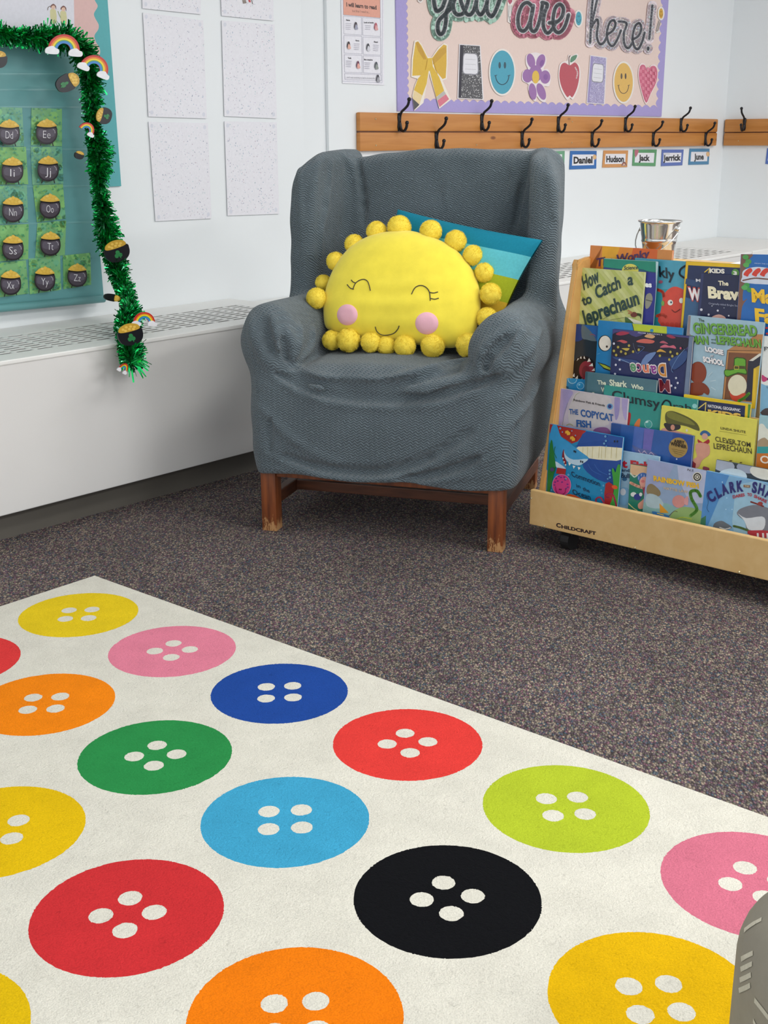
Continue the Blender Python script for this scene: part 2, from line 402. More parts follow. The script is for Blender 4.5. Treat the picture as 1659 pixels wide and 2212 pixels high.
# ------------------------------------------------------------------ room shell
WL, WH = 3.17, 3.20          # plane of the poster wall and of the coat-rack wall
UE, U2, UC = 3.205, 3.363, 6.57
def quad(name, pts, mat, kind='structure', flip=False):
    o = mk(name, pts, [(0, 1, 2, 3)], mat, base=pts[0]); tag(o, kind=kind); return o
quad('floor', [W(-2.6, -2.6), W(UC, -2.6), W(UC, 3.3), W(-2.6, 3.3)], M['carpet'])
quad('ceiling', [W(-2.6, -2.6, 2.6), W(-2.6, 3.3, 2.6), W(UC, 3.3, 2.6), W(UC, -2.6, 2.6)], M['wall'])
b = MB(); b.box(Vector(), U, N, Z, (-2.6, WL, 0), (UE, WL+.12, 2.6), .0015)
tag(b.build('wall_left', M['wall'], base=W(0, WL)), kind='structure')
b = MB(); b.box(Vector(), U, N, Z, (UE-.1, WH+.05, 0), (UC, WH+.15, 2.6)); b.box(Vector(), U, N, Z, (U2, WH, 0), (UC, WH+.06, 2.6), .001)
b.box(Vector(), U, N, Z, (UE+.02, WH+.014, 0), (U2, WH+.06, 2.6), .004)
tag(b.build('wall_back', M['wall'], base=W(4, WH)), kind='structure')
b = MB(); b.box(Vector(), U, N, Z, (UC, -2.6, 0), (UC+.1, WH+.15, 2.6))
tag(b.build('wall_right', M['wall'], base=W(UC, 0)), kind='structure')
# ------------------------------------------------------------------ convector heater covers
def heater(u0, u1, n0, zt, wallp, g0, g1, label, endcap=None, ucell=.0625, n_first=.075, n_last=.345):
    r = empty('convector_heater', W((u0+u1)/2, n0, 0), label, 'heater')
    f = MB(); f.box(Vector(), U, N, Z, (u0, n0, .078), (u1, n0+.012, zt-.006), .003)
    f.build('front_panel', M['heater_face'], r)
    t = MB(); a = n0+n_first; c = n0+n_last
    t.box(Vector(), U, N, Z, (u0, n0-.003, zt-.012), (u1, a, zt), .003)
    t.box(Vector(), U, N, Z, (u0, c, zt-.012), (u1, wallp-.001, zt), .002)
    for s0, s1 in ((u0, g0), (g1, u1)):
        if s1 > s0: t.box(Vector(), U, N, Z, (s0, a, zt-.012), (s1, c, zt))
    t.build('top_plate', M['heater'], r)
    g = MB(); nb = 9; p = (c-a)/nb
    for i in range(nb+1):
        g.box(Vector(), U, N, Z, (g0, a+p*i-p*.25, zt-.0018), (g1, a+p*i+p*.25, zt-.0003))
    k = int((g1-g0)/ucell)
    for i in range(k+1):
        uu = g0+(g1-g0)*i/k; g.box(Vector(), U, N, Z, (uu-.0065, a, zt-.0018), (uu+.0065, c, zt-.0001))
    g.build('grille', M['heater'], r)
    d = MB(); d.box(Vector(), U, N, Z, (u0, n0+.03, zt-.06), (u1, wallp-.005, zt-.055)); d.build('grille_shade_sheet', M['grille_shade'], r)  # flat dark sheet standing for the shaded void below the slots
    kb = MB(); kb.box(Vector(), U, N, Z, (u0, n0+.045, 0), (u1, n0+.06, .085)); kb.box(Vector(), U, N, Z, (u0, n0+.012, .078), (u1, wallp-.002, .082))
    kb.build('kick_board', M['kick'], r)
    return r
M['grille_shade'] = solid('grille_shade_grey', '55524f', .5, .2)  # dark grey puts the shade inside the cover into the colour
def uof(px, py, z):
    P = Pl(W(0, 0, z), Z).hit(px, py); return P.dot(U), P.dot(N)
us = uof(527, 648, .475)[0]
seam = us
heater(-1.6, seam-.002, 2.685, .475, WL, -1.5, seam-.1, 'long white convector heater cover with slotted top under the letter chart')
gr1 = uof(1552, 541, .455)[0]
h2_ = heater(seam+.002, gr1+.04, 2.645, .455, WL-.002, seam+.16, gr1, 'white convector heater cover running behind the armchair below the coat rack', ucell=.075, n_first=.07, n_last=.42)
m = MB(); m.box(Vector(), U, N, Z, (UE+.002, WL-.004, .443), (U2-.002, WH+.012, .455)); m.box(Vector(), U, N, Z, (U2-.002, WL-.004, .443), (gr1+.04, WH-.001, .455)); m.build('wall_filler_strip', M['heater'], h2_)
r = empty('heater_end_cover', W(6.3, 2.9, 0), 'plain white heater end box filling the corner right of the long grille', 'heater')
e = MB(); e.box(Vector(), U, N, Z, (gr1+.055, 2.645, .08), (UC-.002, WH-.002, .457), .004); e.build('cover_box', M['heater'], r)
e = MB(); e.box(Vector(), U, N, Z, (gr1+.055, 2.69, 0), (UC-.002, WH-.01, .08)); e.build('kick_board', M['kick'], r)
# ------------------------------------------------------------------ coat racks
def hook_mesh():
    """hook with its plate at the origin on plane n=0, projecting to -N; height about 0.085"""
    m = MB(); o = -N
    pts = [o*.004+Z*.0, o*.006+Z*.022, o*.014+Z*.037, o*.03+Z*.048, o*.044+Z*.06, o*.05+Z*.075]
    m.tube([Vector(p) for p in smooth([tuple(p) for p in pts], 5)], [.0052]*26, 8)
    m.ball(o*.051+Z*.081, .0082, 2)
    pts = [o*.004-Z*.002, o*.012-Z*.03, o*.026-Z*.034, o*.037-Z*.022, o*.04-Z*.008]
    m.tube([Vector(p) for p in smooth([tuple(p) for p in pts], 5)], [.0055]*21, 8)
    m.ball(o*.0405-Z*.004, .0078, 2)
    return m
def plate_mesh():
    m = MB(); prof = [(.0, -.036), (.007, -.034), (.0105, -.02), (.0085, 0), (.0105, .016), (.009, .03), (0, .034)]
    # flattened oval back plate
    vs = []; seg = 14
    for r_, h in prof:
        for k in range(seg):
            t = 2*math.pi*k/seg; vs.append(U*(r_*math.cos(t))-N*(max(0, r_*.75*math.sin(t)))+Z*h)
    fs = [(i*seg+k, i*seg+(k+1) % seg, (i+1)*seg+(k+1) % seg, (i+1)*seg+k) for i in range(len(prof)-1) for k in range(seg)]
    m.add(vs, fs); return m
hm = hook_mesh(); pm = plate_mesh()
proto_hook = pm.build('hook', M['blackmetal'], smooth=True); proto_prong = hm.build('prong', M['blackmetal'], smooth=True)
hook_me, prong_me = proto_hook.data, proto_prong.data
bpy.data.objects.remove(proto_hook); bpy.data.objects.remove(proto_prong)
def rack(o, ex, ny, length, zb, zt, hooks, label, rot=0.0, screws=()):
    """ex along the wall, ny into the wall; o on the wall plane at the left end"""
    r = empty('coat_rack', o+Z*zb, label, 'coat rack')
    zm = (zb+zt)/2
    for lo, hi in ((zb, zm-.002), (zm+.002, zt)):
        m = MB(); m.box(o, ex, ny, Z, (0, -.022, lo), (length, -.0005, hi), .006); autosmooth(m.build('board', M['pine'], r))
    m = MB(); m.box(o, ex, ny, Z, (.003, -.016, zm-.004), (length-.003, -.001, zm+.004)); m.build('groove', M['rail'], r)
    for (s, z) in hooks:
        h = link('hook', hook_me, r, o+ex*s-ny*.022+Z*z-(o+Z*zb)); h.rotation_euler = (0, 0, rot)
        p = link('prong', prong_me, h, Vector((0, 0, 0)))
    for s, z in screws:
        sc = MB(); sc.ball(o+ex*s-ny*.0225+Z*z, .0035, 1); sc.build('screw', M['screw'], r)
    return r
plh = Pl(W(0, WH-.022), -N)
def uz(px, py, pl=plh): P = pl.hit(px, py); return P.dot(U), P.z
u0, _ = uz(778, 285); u1, _ = uz(1550, 285)
zt_, zb_ = .5*(uz(778, 241)[1]+uz(1550, 258)[1]), .5*(uz(778, 328)[1]+uz(1550, 314)[1])
hk = [(862, 263), (942, 302), (1040, 263), (1127, 300), (1205, 268), (1278, 300), (1350, 268), (1410, 300), (1470, 269), (1523, 300)]
hs = []
for x, y in hk: a_, z_ = uz(x, y); hs.append((a_-u0, z_))
sw = []
for x, y in ((811, 257), (812, 314), (1029, 313), (1236, 263), (1235, 308)): a_, z_ = uz(x, y); sw.append((a_-u0, z_))
rack(W(u0, WH), U, N, u1-u0, zb_, zt_, hs, 'long pine coat rack with ten black iron hooks behind the armchair', screws=sw)
plr = Pl(W(UC-.022, 0), -U)
P = plr.hit(1564, 285); n1_ = P.dot(N)
P2 = plr.hit(1608, 268)
rack(W(UC, n1_), -N, U, 1.5, zb_, zt_, [(n1_-P2.dot(N), P2.z), (n1_-P2.dot(N)+.42, P2.z)], 'short pine coat rack on the right wall with a single black hook in view', rot=-math.pi/2,
     screws=[(.09, zt_-.03), (.09, zb_+.025)])
# ------------------------------------------------------------------ posters on the left wall
PLW = Pl(W(0, WL-.002), -N)
def poster(pts, label, cat='poster', name='dotted_poster', seed=1, group=None, extra=None):
    a = Art(PLW, clip=None, off=.0025); a.slab(pts, .0015, 'e3e2e8'); a.clip = list(pts)
    xs = [p[0] for p in pts]; ys = [p[1] for p in pts]; bx = (min(xs)+6, min(ys)+6, max(xs)-6, max(ys)-6)
    a.dots(bx, 330, .85, ['c3c5d2', 'adbccb', 'c0b4c0', '9da3b5', 'b6cacf', 'cbc5d5'], seed, 1.35)
    for p in pts:   # round adhesive dots behind the corners
        cx = p[0]+(7 if p[0] < sum(xs)/4 else -7); cy = p[1]+(9 if p[1] < sum(ys)/4 else -9); a.ell(cx, cy, 3.2, 4.6, 'd4d6e0')
    if extra: extra(a)
    o = a.build(name, M['lamin']); tag(o, label, cat, group); return o
def scrap(a):   # lower tip of the cut-off drawing at the top edge of the photo
    a.poly([(523, 0), (531, 0), (533, 7), (525, 8)], '8b8078'); a.poly([(536, 0), (541, -1), (542, 5), (538, 5)], 'c04a4e'); a.line([(543, -2), (546, 9)], 1.6, '6a6a6a')
ug = 'dotted sheets on the left wall'
poster([(309, 27), (439, 44), (447, 256), (321, 252)], 'large white sheet speckled with dots, left column upper full sheet on the left wall', seed=1, group=ug)
poster([(479, 44), (593, 53), (598, 256), (485, 251)], 'white dotted sheet, right column, directly above the sheet nearest the armchair', seed=2, group=ug)
poster([(321, 263), (449, 266), (457, 472), (336, 478)], 'white dotted sheet left column, lowest, hanging slightly crooked above the heater', seed=3, group=ug)
poster([(485, 262), (598, 264), (603, 462), (492, 466)], 'white dotted sheet right column, lowest, nearest the armchair', seed=4, group=ug)
poster([(303, -190), (431, -168), (434, 31), (308, 18)], 'white dotted sheet cut off by the top of the photo, left column', seed=5, group=ug)
poster([(472, -160), (588, -145), (591, 45), (479, 34)], 'white dotted sheet cut off at the top with a small red scrap of print', seed=6, group=ug, extra=scrap)
# ------------------------------------------------------------------ turquoise display board, pink border, white sheet
a = Art(PLW, off=.004); a.slab([(-700, -330), (228, -60), (262, 402), (140, 408), (-700, 480)], .004, '58a9ae')
board = empty('display_board', W(1.7, WL, .9), 'turquoise paper-covered display board with pink scalloped border at the left edge', 'display board')
a.build('backing_paper', M['paper'], board)
a = Art(PLW, off=.0062)
edge = smooth([(176, -80), (192, -60), (197, -45), (193, -30), (196, -18), (206, 3), (211, 14), (203, 29), (206, 40), (213, 53), (212, 64), (204, 77), (208, 92), (215, 103), (216, 117), (209, 132), (212, 150), (218, 165), (213, 180)], 4)
a.slab([(-600, -200)]+edge+[(-600, 300)], .001, 'd9b4b0'); a.build('scalloped_border', M['paper'], board)
a = Art(PLW, off=.008); a.slab([(-420, -150), (158, -90), (161, 75), (-420, 60)], .0008, 'd6d5de')
for x, y in ((115, 9), (137, 13)):     # two small pale figures printed at the foot of the sheet
    a.poly([(x-7, y+14), (x-1, y+10), (x+6, y+14), (x+7, y+40), (x-4, y+40)], 'c9c391', 2); a.ell(x, y+7, 4, 5, 'd8b49d'); a.poly([(x-6, y+4), (x, y-1), (x+6, y+4), (x+6, y+12), (x+3, y+3), (x-3, y+4), (x-5, y+9)], '6f4038', 2)
a.line([(103, 22), (104, 16), (109, 13)], 1.5, '6b5a50', 3); a.line([(125, 24), (128, 32), (131, 38)], 1.6, '8a9a6a')
o = a.build('white_sheet', M['lamin']); tag(o, 'white sheet with two tiny figures above the green tinsel on the display board', 'sheet')
# ------------------------------------------------------------------ pocket chart with the letter cards
PLC = Pl(W(0, WL-.03), -N)
pc = empty('pocket_chart', W(2.0, WL-.02, .52), 'teal vinyl pocket chart full of letter cards on the display board', 'pocket chart')
a = Art(PLC, off=0); a.slab([(-640, 60), (183, 88), (188, 150), (205, 420), (224, 640), (100, 651), (-640, 735)], .006, '5f9092'); a.build('chart_backing', M['pocket'], pc)
a = Art(PLC, off=.0006)
rows = [(152, 156), (186, 190), (222, 228), (316, 319), (400, 398), (484, 476), (560, 552)]
for y0, y1 in rows:
    a.slab([(-300, y0+6), (198, y1+2), (199, y1+4), (-300, y0+9)], .0002, '6fa6a8'); a.line([(-300, y0+10), (199, y1+5)], 1.0, '4a787c')
a.build('pocket_seams', M['clear'], pc)
b = MB(); q0 = PLC.hit(-500, 712, .008); q1 = PLC.hit(224, 645, .008)
b.tube([q0, q1], .012, 12); b.build('bottom_rod_hem', M['pocket'], pc, smooth=True)
def card(pts, ch, cx, cy, s, label, green='7ab87c', tint='5fa08c', seed=0):
    a = Art(PLC, off=.0016); a.slab(pts, .0006, green); a.clip = list(pts)
    xs = [p[0] for p in pts]; ys = [p[1] for p in pts]
    rd = random.Random(seed)
    a.dots((min(xs), min(ys), max(xs), max(ys)), 16, 9, ['86c07a', '74b48c', '8ac276'] if seed % 2 else ['79bd9a', '88c489', '6fb29a'], seed)
    for i in range(70):   # small printed clover leaves
        x, y = rd.uniform(min(xs), max(xs)), rd.uniform(min(ys), max(ys)); c = tint
        for k in range(3): a.ell(x+1.3*math.cos(2.1*k-1.57), y+1.3*math.sin(2.1*k-1.57), 1.15, 1.15, c, n=6)
    X = lambda x, y: (cx+x*s, cy+y*s)
    for sx in (-12, 12): a.line([X(sx, 20), X(sx*1.15, 28)], 2.2*s, '2a2428')
    a.poly([X(x, y) for x, y in [(-19, -14), (-23, -2), (-21, 12), (-12, 22), (0, 25), (12, 22), (21, 12), (23, -2), (19, -14), (0, -16)]], '2c262b', 4)
    a.poly([X(x, y) for x, y in [(-18, -10), (-21, 0), (-18, 11), (-10, 19), (0, 21), (10, 19), (18, 11), (21, 0), (18, -10), (0, -11)]], '4a434c', 4)
    a.poly([X(x, y) for x, y in [(-15, -7), (-18, 2), (-15, 8), (0, 10), (15, 8), (17, 0), (14, -8), (0, -6)]], '5d5763', 4)
    a.line([X(13, -8), X(17, -5), X(18, 1)], 1.5*s, 'a6a1ab', 3)
    a.poly([X(x, y) for x, y in [(-21, -15), (-17, -21), (-11, -26), (-5, -27), (0, -31), (5, -28), (11, -26), (17, -21), (21, -14), (0, -12)]], 'd9b04a', 3)
    for x, y in ((-13, -21), (-6, -25), (1, -27), (8, -24), (14, -19), (-2, -20), (6, -18), (-9, -17)): a.ell(*X(x, y), 3.6*s, 3*s, 'e6c566' if (x+y) % 2 else 'dfb952', n=10)
    a.line([X(-20, -13), X(0, -10), X(20, -13)], 2.6*s, '1c181c', 3)
    w = {'Ii': 4.6, 'Jj': 6.2, 'Tt': 6.8}.get(ch, 8); a.text(ch, X(-w, 11), X(w, 12), 17*s, 'e8e6ea', -.016)
    o = a.build('letter_card', M['lamin']); return tag(o, label, 'card', 'letter cards in the pocket chart')
g2 = '78b08e'
card([(-30, 230), (48, 233), (52, 316), (-28, 315)], 'Dd', 20, 288, 1.0, 'green clover card with a pot lettered Dd, top row left', g2, '589a92', 2)
card([(68, 233), (134, 235), (134, 316), (67, 314)], 'Ee', 101, 287, 1.0, 'green clover card with a pot lettered Ee, top row', '7bb57c', '589a80', 1)
card([(-20, 318), (56, 317), (61, 398), (-18, 399)], 'Ii', 27, 370, 1.02, 'green clover card with a pot lettered Ii, second row left', '80b774', '5a9e78', 3)
card([(66, 317), (134, 317), (137, 397), (70, 399)], 'Jj', 104, 367, 1.0, 'blue-green clover card with a pot lettered Jj, second row', g2, '559690', 4)
card([(-20, 401), (58, 400), (61, 480), (-18, 485)], 'Nn', 28, 455, 1.02, 'blue-green clover card with a pot lettered Nn, third row left', g2, '559690', 6)
card([(71, 400), (136, 398), (142, 472), (80, 480)], 'Oo', 108, 448, .98, 'green clover card with a pot lettered Oo, third row', '80b774', '5a9e78', 5)
card([(-20, 487), (62, 484), (61, 560), (-18, 566)], 'Ss', 28, 538, 1.0, 'green clover card with a pot lettered Ss, fourth row left', '7fb673', '4f9a6c', 7)
card([(81, 482), (143, 476), (140, 551), (76, 557)], 'Tt', 109, 529, .95, 'green clover card with a pot lettered Tt, fourth row', '7cb37a', '4f9a6c', 9)
card([(-26, 570), (56, 562), (62, 634), (-20, 645)], 'Xx', 23, 613, .98, 'green clover card with a pot lettered Xx, bottom row left', '7fb57c', '4f9a76', 11)
card([(62, 559), (130, 552), (132, 626), (64, 636)], 'Yy', 97, 605, .97, 'green clover card with a pot lettered Yy, bottom row middle', '7cb582', '55a07a', 13)
card([(136, 552), (195, 546), (197, 615), (137, 625)], 'Zz', 167, 597, .92, 'green clover card with a pot lettered Zz, bottom row right end', '74ad6c', '4c9a64', 15)
# ------------------------------------------------------------------ instruction sheet on the coat-rack wall
PHW = Pl(W(0, WH-.001), -N)
a = Art(PHW, off=.002)
q = [(736, -60), (829, -48), (830, 184), (740, 180)]; a.slab(q, .001, 'e6e5ec'); a.clip = q; a.view(730, 0, 11.645)
a.line([(62, -700), (100, 2040), (1110, 2085), (1120, 0)], 9, 'a9a9bd')
a.poly([(120, -500), (1060, -420), (1068, 452), (135, 372)], 'e0a18d'); a.line([(122, -500), (135, 372), (1068, 452), (1062, 0)], 8, '8c8aa0')
a.text('I will learn to read', (215, 160), (975, 238), 105, '3a2a2a', .035, up=(-.06, -1)); a.text('but first I need to...', (365, 300), (800, 335), 62, '7a5a52', 0, up=(-.06, -1))
def cell(x0, y0, x1, y1, sk): a.line([(x0, y0), (x1, y0+sk), (x1+8, y1+sk), (x0+8, y1)], 7, '9a99ac', closed=True)
cell(140, 400, 590, 850, 35); cell(618, 440, 1065, 885, 35); cell(150, 888, 600, 1335, 25); cell(630, 930, 1075, 1365, 22); cell(160, 1375, 605, 1815, 20); cell(638, 1400, 1078, 1835, 15); cell(170, 1850, 1085, 2000, 30)
for x, y, s_ in ((210, 520, 'Name'), (655, 580, 'Look at books'), (445, 1035, 'Sort'), (910, 1068, 'Read'), (250, 1475, 'Talk'), (662, 1515, 'Be creative')):
    a.text(s_, (x, y), (x+17*len(s_)+25, y+8), 38, '3c3a40', .03)
for x, y in ((190, 590), (680, 640), (400, 1100), (885, 1130), (205, 1530), (670, 1575)):
    for k in range(4 if x != 680 else 3): a.line([(x+8*(k % 2), y+46*k), (x+145-6*k, y+46*k+9)], 12, 'b3b1be')
for (x, y), c1, c2 in (((450, 640), '3c3138', '9fa0b4'), ((955, 660), 'b65a68', 'd9a0a0'), ((270, 1130), '3a2e30', 'e2b0a0'), ((760, 1180), '3b3b44', 'd0d0d8'), ((505, 1620), '6a3350', 'e0a59a'), ((965, 1640), '4a5058', '8d9490'), ((1005, 1965), '3b3b44', 'a0a0a8')):
    a.poly([(x-35, y+60), (x-25, y-50), (x, y-90), (x+30, y-50), (x+40, y+70)], c1, 3); a.poly([(x-10, y-10), (x+20, y-20), (x+60, y+90), (x-20, y+95)], c2, 3)
a.text('...and I need somebody to read to me every day', (205, 1960), (930, 1985), 40, '77757f', 0)
o = a.build('instruction_sheet', M['lamin']); tag(o, 'white sheet headed I will learn to read with an orange banner', 'sheet')
# ------------------------------------------------------------------ purple and pink bulletin board
bb = empty('bulletin_board', W(4.8, WH-.004, 1.12), 'large pink bulletin board with a scalloped lilac border above the coat rack', 'bulletin board')
a = Art(PHW, off=.004); a.slab([(850, -340), (1462, -290), (1429, 252), (859, 240)], .004, 'a79cd2'); a.build('lilac_border', M['paper'], bb)
def scallop(p, q, n, amp, out):
    r = []
    for i in range(n*4):
        t = i/(n*4); s_ = abs(math.sin(math.pi*t*n)); r.append((p[0]+(q[0]-p[0])*t+out[0]*amp*s_, p[1]+(q[1]-p[1])*t+out[1]*amp*s_))
    return r
a = Art(PHW, off=.0046)
lo = scallop((1421, 233), (879, 217), 32, 6, (0, -1)); le = scallop((880, 217), (872, -330), 34, 4, (1, 0))
ri = scallop((1446, -290), (1421, 233), 26, 5, (-1, 0)); a.slab(ri+lo+le, .0008, 'e5cfc6'); a.build('pink_paper', M['paper'], bb)
def cut(name, label, cat, fn, off=.008, mat='lamin', group=None):
    a = Art(PHW, off=off); fn(a); o = a.build(name, M[mat]); return tag(o, label, cat, group)
def bow(a):
    a.view(720, 0, 4.366)
    a.slab([(765, 385), (800, 378), (835, 420), (890, 535), (930, 540), (990, 450), (1045, 405), (1080, 425), (1078, 600), (1070, 745), (1030, 760), (1110, 940), (1000, 1025), (905, 690), (880, 800), (850, 970), (765, 1045), (745, 900), (770, 800), (795, 745), (735, 725), (740, 560)], .001, 'ece4d8')
    a.poly([(775, 400), (800, 390), (830, 430), (890, 550), (900, 640), (830, 710), (745, 715), (752, 560)], 'd9b23e')
    a.poly([(1040, 420), (1068, 430), (1068, 600), (1060, 735), (1030, 745), (960, 660), (930, 550), (990, 470)], 'd6ac3a')
    a.poly([(775, 400), (800, 392), (850, 480), (880, 560), (850, 560), (800, 480)], 'c4962f'); a.poly([(1060, 440), (1068, 490), (1000, 560), (940, 610), (940, 550), (1000, 470)], 'c79b33')
    a.poly([(885, 550), (930, 545), (940, 640), (905, 670), (880, 640)], 'dcb640')
    a.poly([(905, 640), (880, 790), (840, 900), (760, 850), (800, 740), (870, 660)], 'dab43c'); a.poly([(762, 850), (840, 900), (812, 985), (750, 930)], 'e6cf9e'); a.poly([(750, 930), (812, 988), (765, 1035)], '4c4a4c')
    a.poly([(905, 640), (935, 620), (1000, 730), (1045, 855), (970, 915)], 'dab43c'); a.poly([(970, 918), (1045, 858), (1062, 885), (982, 945)], 'b9b7b2'); a.poly([(982, 948), (1062, 888), (1092, 935), (1003, 1010)], 'd8788a')
    a.line([(982, 700), (940, 560)], 4, 'c2952c'); a.line([(870, 660), (890, 560)], 4, 'c2952c')
cut('bow_cutout', 'yellow pencil-striped bow cutout at the left of the bulletin board', 'cutout', bow)
def notebook(q, spine, base, specks, label, lb):
    def f(a):
        a.slab(q, .001, 'e4e0e4'); ins = lambda t, s_: (q[0][0]*(1-s_)*(1-t)+q[1][0]*s_*(1-t)+q[2][0]*s_*t+q[3][0]*(1-s_)*t, q[0][1]*(1-s_)*(1-t)+q[1][1]*s_*(1-t)+q[2][1]*s_*t+q[3][1]*(1-s_)*t)
        r_ = [ins(.015, .04), ins(.015, .96), ins(.985, .96), ins(.985, .04)]; a.poly(r_, base); a.clip = r_
        xs = [p[0] for p in r_]; ys = [p[1] for p in r_]
        a.dots((min(xs), min(ys), max(xs), max(ys)), 900, .75, specks, 5); a.poly([ins(.015, .04), ins(.015, .2), ins(.985, .13), ins(.985, .04)], spine)
        a.poly([ins(.17, .22), ins(.155, .5), ins(.17, .82), ins(.35, .86), ins(.53, .82), ins(.55, .5), ins(.53, .2), ins(.35, .18)], '8b8b94', 3)
        a.poly([ins(.185, .25), ins(.17, .5), ins(.185, .79), ins(.35, .82), ins(.515, .79), ins(.53, .5), ins(.515, .23), ins(.35, .21)], 'e3e2e8', 3)
        for t in (.27, .36, .45): a.line([ins(t, .28), ins(t, .75)], .6, 'a5a5ac')
    return cut('notebook_cutout', label, 'cutout', f)
notebook([(992, 95), (1038, 98), (1045, 216), (988, 213)], '2f2b38', '57565a', ['d2d2d2', '1f1f22', 'ededed', '39393c'], 'black speckled composition notebook cutout on the bulletin board', '')
notebook([(1275, 119), (1311, 124), (1306, 226), (1267, 223)], '9a8fc0', 'a59ec4', ['d9d4ea', '8d84ae', 'c6bfe0'], 'lilac speckled composition notebook cutout between apple and yellow smiley', '')
def smiley(cx, cy, rx, ry, c, e):
    def f(a):
        a.slab([(cx+(rx+3)*math.cos(t), cy+(ry+4)*math.sin(t)) for t in [k*2*math.pi/36 for k in range(36)]], .001, 'e8e2dc'); a.ell(cx, cy, rx, ry, c, n=40)
        for sx in (-.22, .22): a.ell(cx+rx*sx, cy-ry*.32, rx*.1, ry*.15, e)
        a.line([(cx+rx*.55*math.cos(t), cy+ry*.15+ry*.42*math.sin(t)) for t in [math.pi*k/14 for k in range(15)]], max(.9, rx*.07), e)
        for sx in (-.55, .55): a.line([(cx+rx*(sx-.1), cy+ry*.17), (cx+rx*(sx+.12), cy+ry*.13)], max(.8, rx*.06), e)
    return f
cut('smiley_cutout', 'large turquoise smiley face cutout on the bulletin board', 'cutout', smiley(1085, 156, 26, 47, '4aa0b8', '33505e'))
cut('smiley_cutout', 'large pale orange smiley face cutout near the right of the bulletin board', 'cutout', smiley(1347, 178, 20, 42, 'dfb45e', '5a4a40'))
cut('smiley_cutout', 'tiny turquoise smiley cutout between the words are and here', 'cutout', smiley(1250, 40, 6.5, 15, '4aa0b4', '2a5c70'))
cut('smiley_cutout', 'tiny yellow smiley clip cutout at the right edge of the board', 'cutout', lambda a: (smiley(1428, 29, 4.5, 11, 'd6a534', '7a5a20')(a), a.line([(1424, 44), (1418, 66), (1421, 68), (1427, 46)], 1.2, '7d8488'), a.line([(1419, 70), (1424, 68)], 3.5, 'eceae8')))
def flower(a):
    a.view(1080, 0, 4.1475)
    pts = [(318, 470), (272, 478), (235, 500), (232, 570), (250, 620), (205, 640), (200, 720), (255, 755), (252, 800), (290, 890), (322, 905), (330, 860), (360, 900), (405, 915), (415, 850), (395, 775), (440, 770), (455, 690), (430, 620), (390, 620), (415, 560), (405, 495), (360, 480)]
    a.slab(pts, .001, 'e9e0e2', 3)
    for x, y, rx, ry, r_ in ((278, 545, 36, 66, -14), (365, 550, 38, 66, 18), (247, 680, 45, 60, 0), (405, 690, 46, 60, 0), (293, 820, 34, 75, -8), (370, 820, 36, 78, -20)): a.ell(x, y, rx, ry, '9a6fa8', r_)
    a.ell(318, 660, 60, 75, '9a6fa8'); a.ell(375, 565, 16, 30, '84589a', 20); a.ell(410, 690, 20, 26, '8a5ea0'); a.ell(320, 690, 32, 58, 'dfb94e')
cut('flower_cutout', 'purple flower cutout with yellow centre on the bulletin board', 'cutout', flower)
def apple(a):
    a.view(1080, 0, 4.1475)
    a.slab([(605, 540), (615, 490), (640, 500), (690, 480), (700, 510), (665, 560), (710, 580), (722, 680), (700, 800), (655, 890), (628, 875), (600, 895), (545, 800), (525, 690), (535, 580), (575, 550)], .001, 'ebe2e0', 3)
    a.poly([(625, 585), (670, 560), (705, 600), (710, 690), (690, 790), (650, 870), (625, 855), (600, 868), (552, 780), (532, 680), (545, 590), (580, 562)], 'b9525e', 4)
    a.line([(620, 580), (618, 520), (628, 500)], 8, '6b4a42', 3); a.poly([(630, 560), (640, 510), (690, 492), (675, 535)], '5f8a70', 3); a.line([(675, 605), (695, 650), (685, 700)], 12, 'e6c5c8', 3)
cut('apple_cutout', 'red apple cutout with green leaf on the bulletin board', 'cutout', apple)
def heart(a):
    a.view(1080, 0, 4.1475)
    sh = lambda k: [(1325+(x-1325)*k, 740+(y-740)*k) for x, y in [(1325, 640), (1295, 580), (1255, 590), (1243, 680), (1265, 800), (1308, 925), (1350, 840), (1400, 740), (1412, 640), (1390, 590), (1350, 595)]]
    a.slab(sh(1.06), .001, 'ecdcdc', 3); a.poly(sh(.98), 'cc6480', 3); sv = a.clip; a.clip = [a.T(p) for p in [(1252, 590), (1400, 590), (1400, 720), (1310, 905), (1255, 750)]]
    for i in range(7):
        for j in range(11):
            if (i+j) % 2: a.poly([(1248+i*23, 590+j*30+i*4), (1271+i*23, 594+j*30+i*4), (1271+i*23, 624+j*30+i*4), (1248+i*23, 620+j*30+i*4)], 'dc8298')
    a.clip = sv
cut('heart_cutout', 'pink checked heart cutout at the right end of the bulletin board', 'cutout', heart)
def word(strokes, view, hw, halo, sw, sc_, dots=None, dims=None, wh='e6e4e6'):
    def f(a):
        a.view(*view)
        for s_ in strokes: a.line(s_, hw, halo, 5)
        if dots: dots(a)
        for s_ in strokes: a.line(s_, sw*1.5, wh, 5)
        for s_ in strokes: a.line(s_, sw, sc_, 6)
    return f
rd0 = random.Random(3)
def near(strokes, n, r, cols, rad):
    P = [p for s_ in strokes for p in smooth(s_, 6)]
    def f(a):
        a.bump(); dn = max(1, int(n))
        for i in range(dn):
            p = rd0.choice(P); an = rd0.uniform(0, 6.28); q = rad*rd0.uniform(.45, .85); x, y = a.T((p[0]+q*math.cos(an), p[1]+q*math.sin(an))); k = r*rd0.uniform(.6, 1.3)/a.vw[2]
            a._face([(x+k*math.cos(t), y+k*1.3*math.sin(t)) for t in (0, 1.05, 2.1, 3.14, 4.2, 5.25)], lin(cols[i % len(cols)]))
    return f
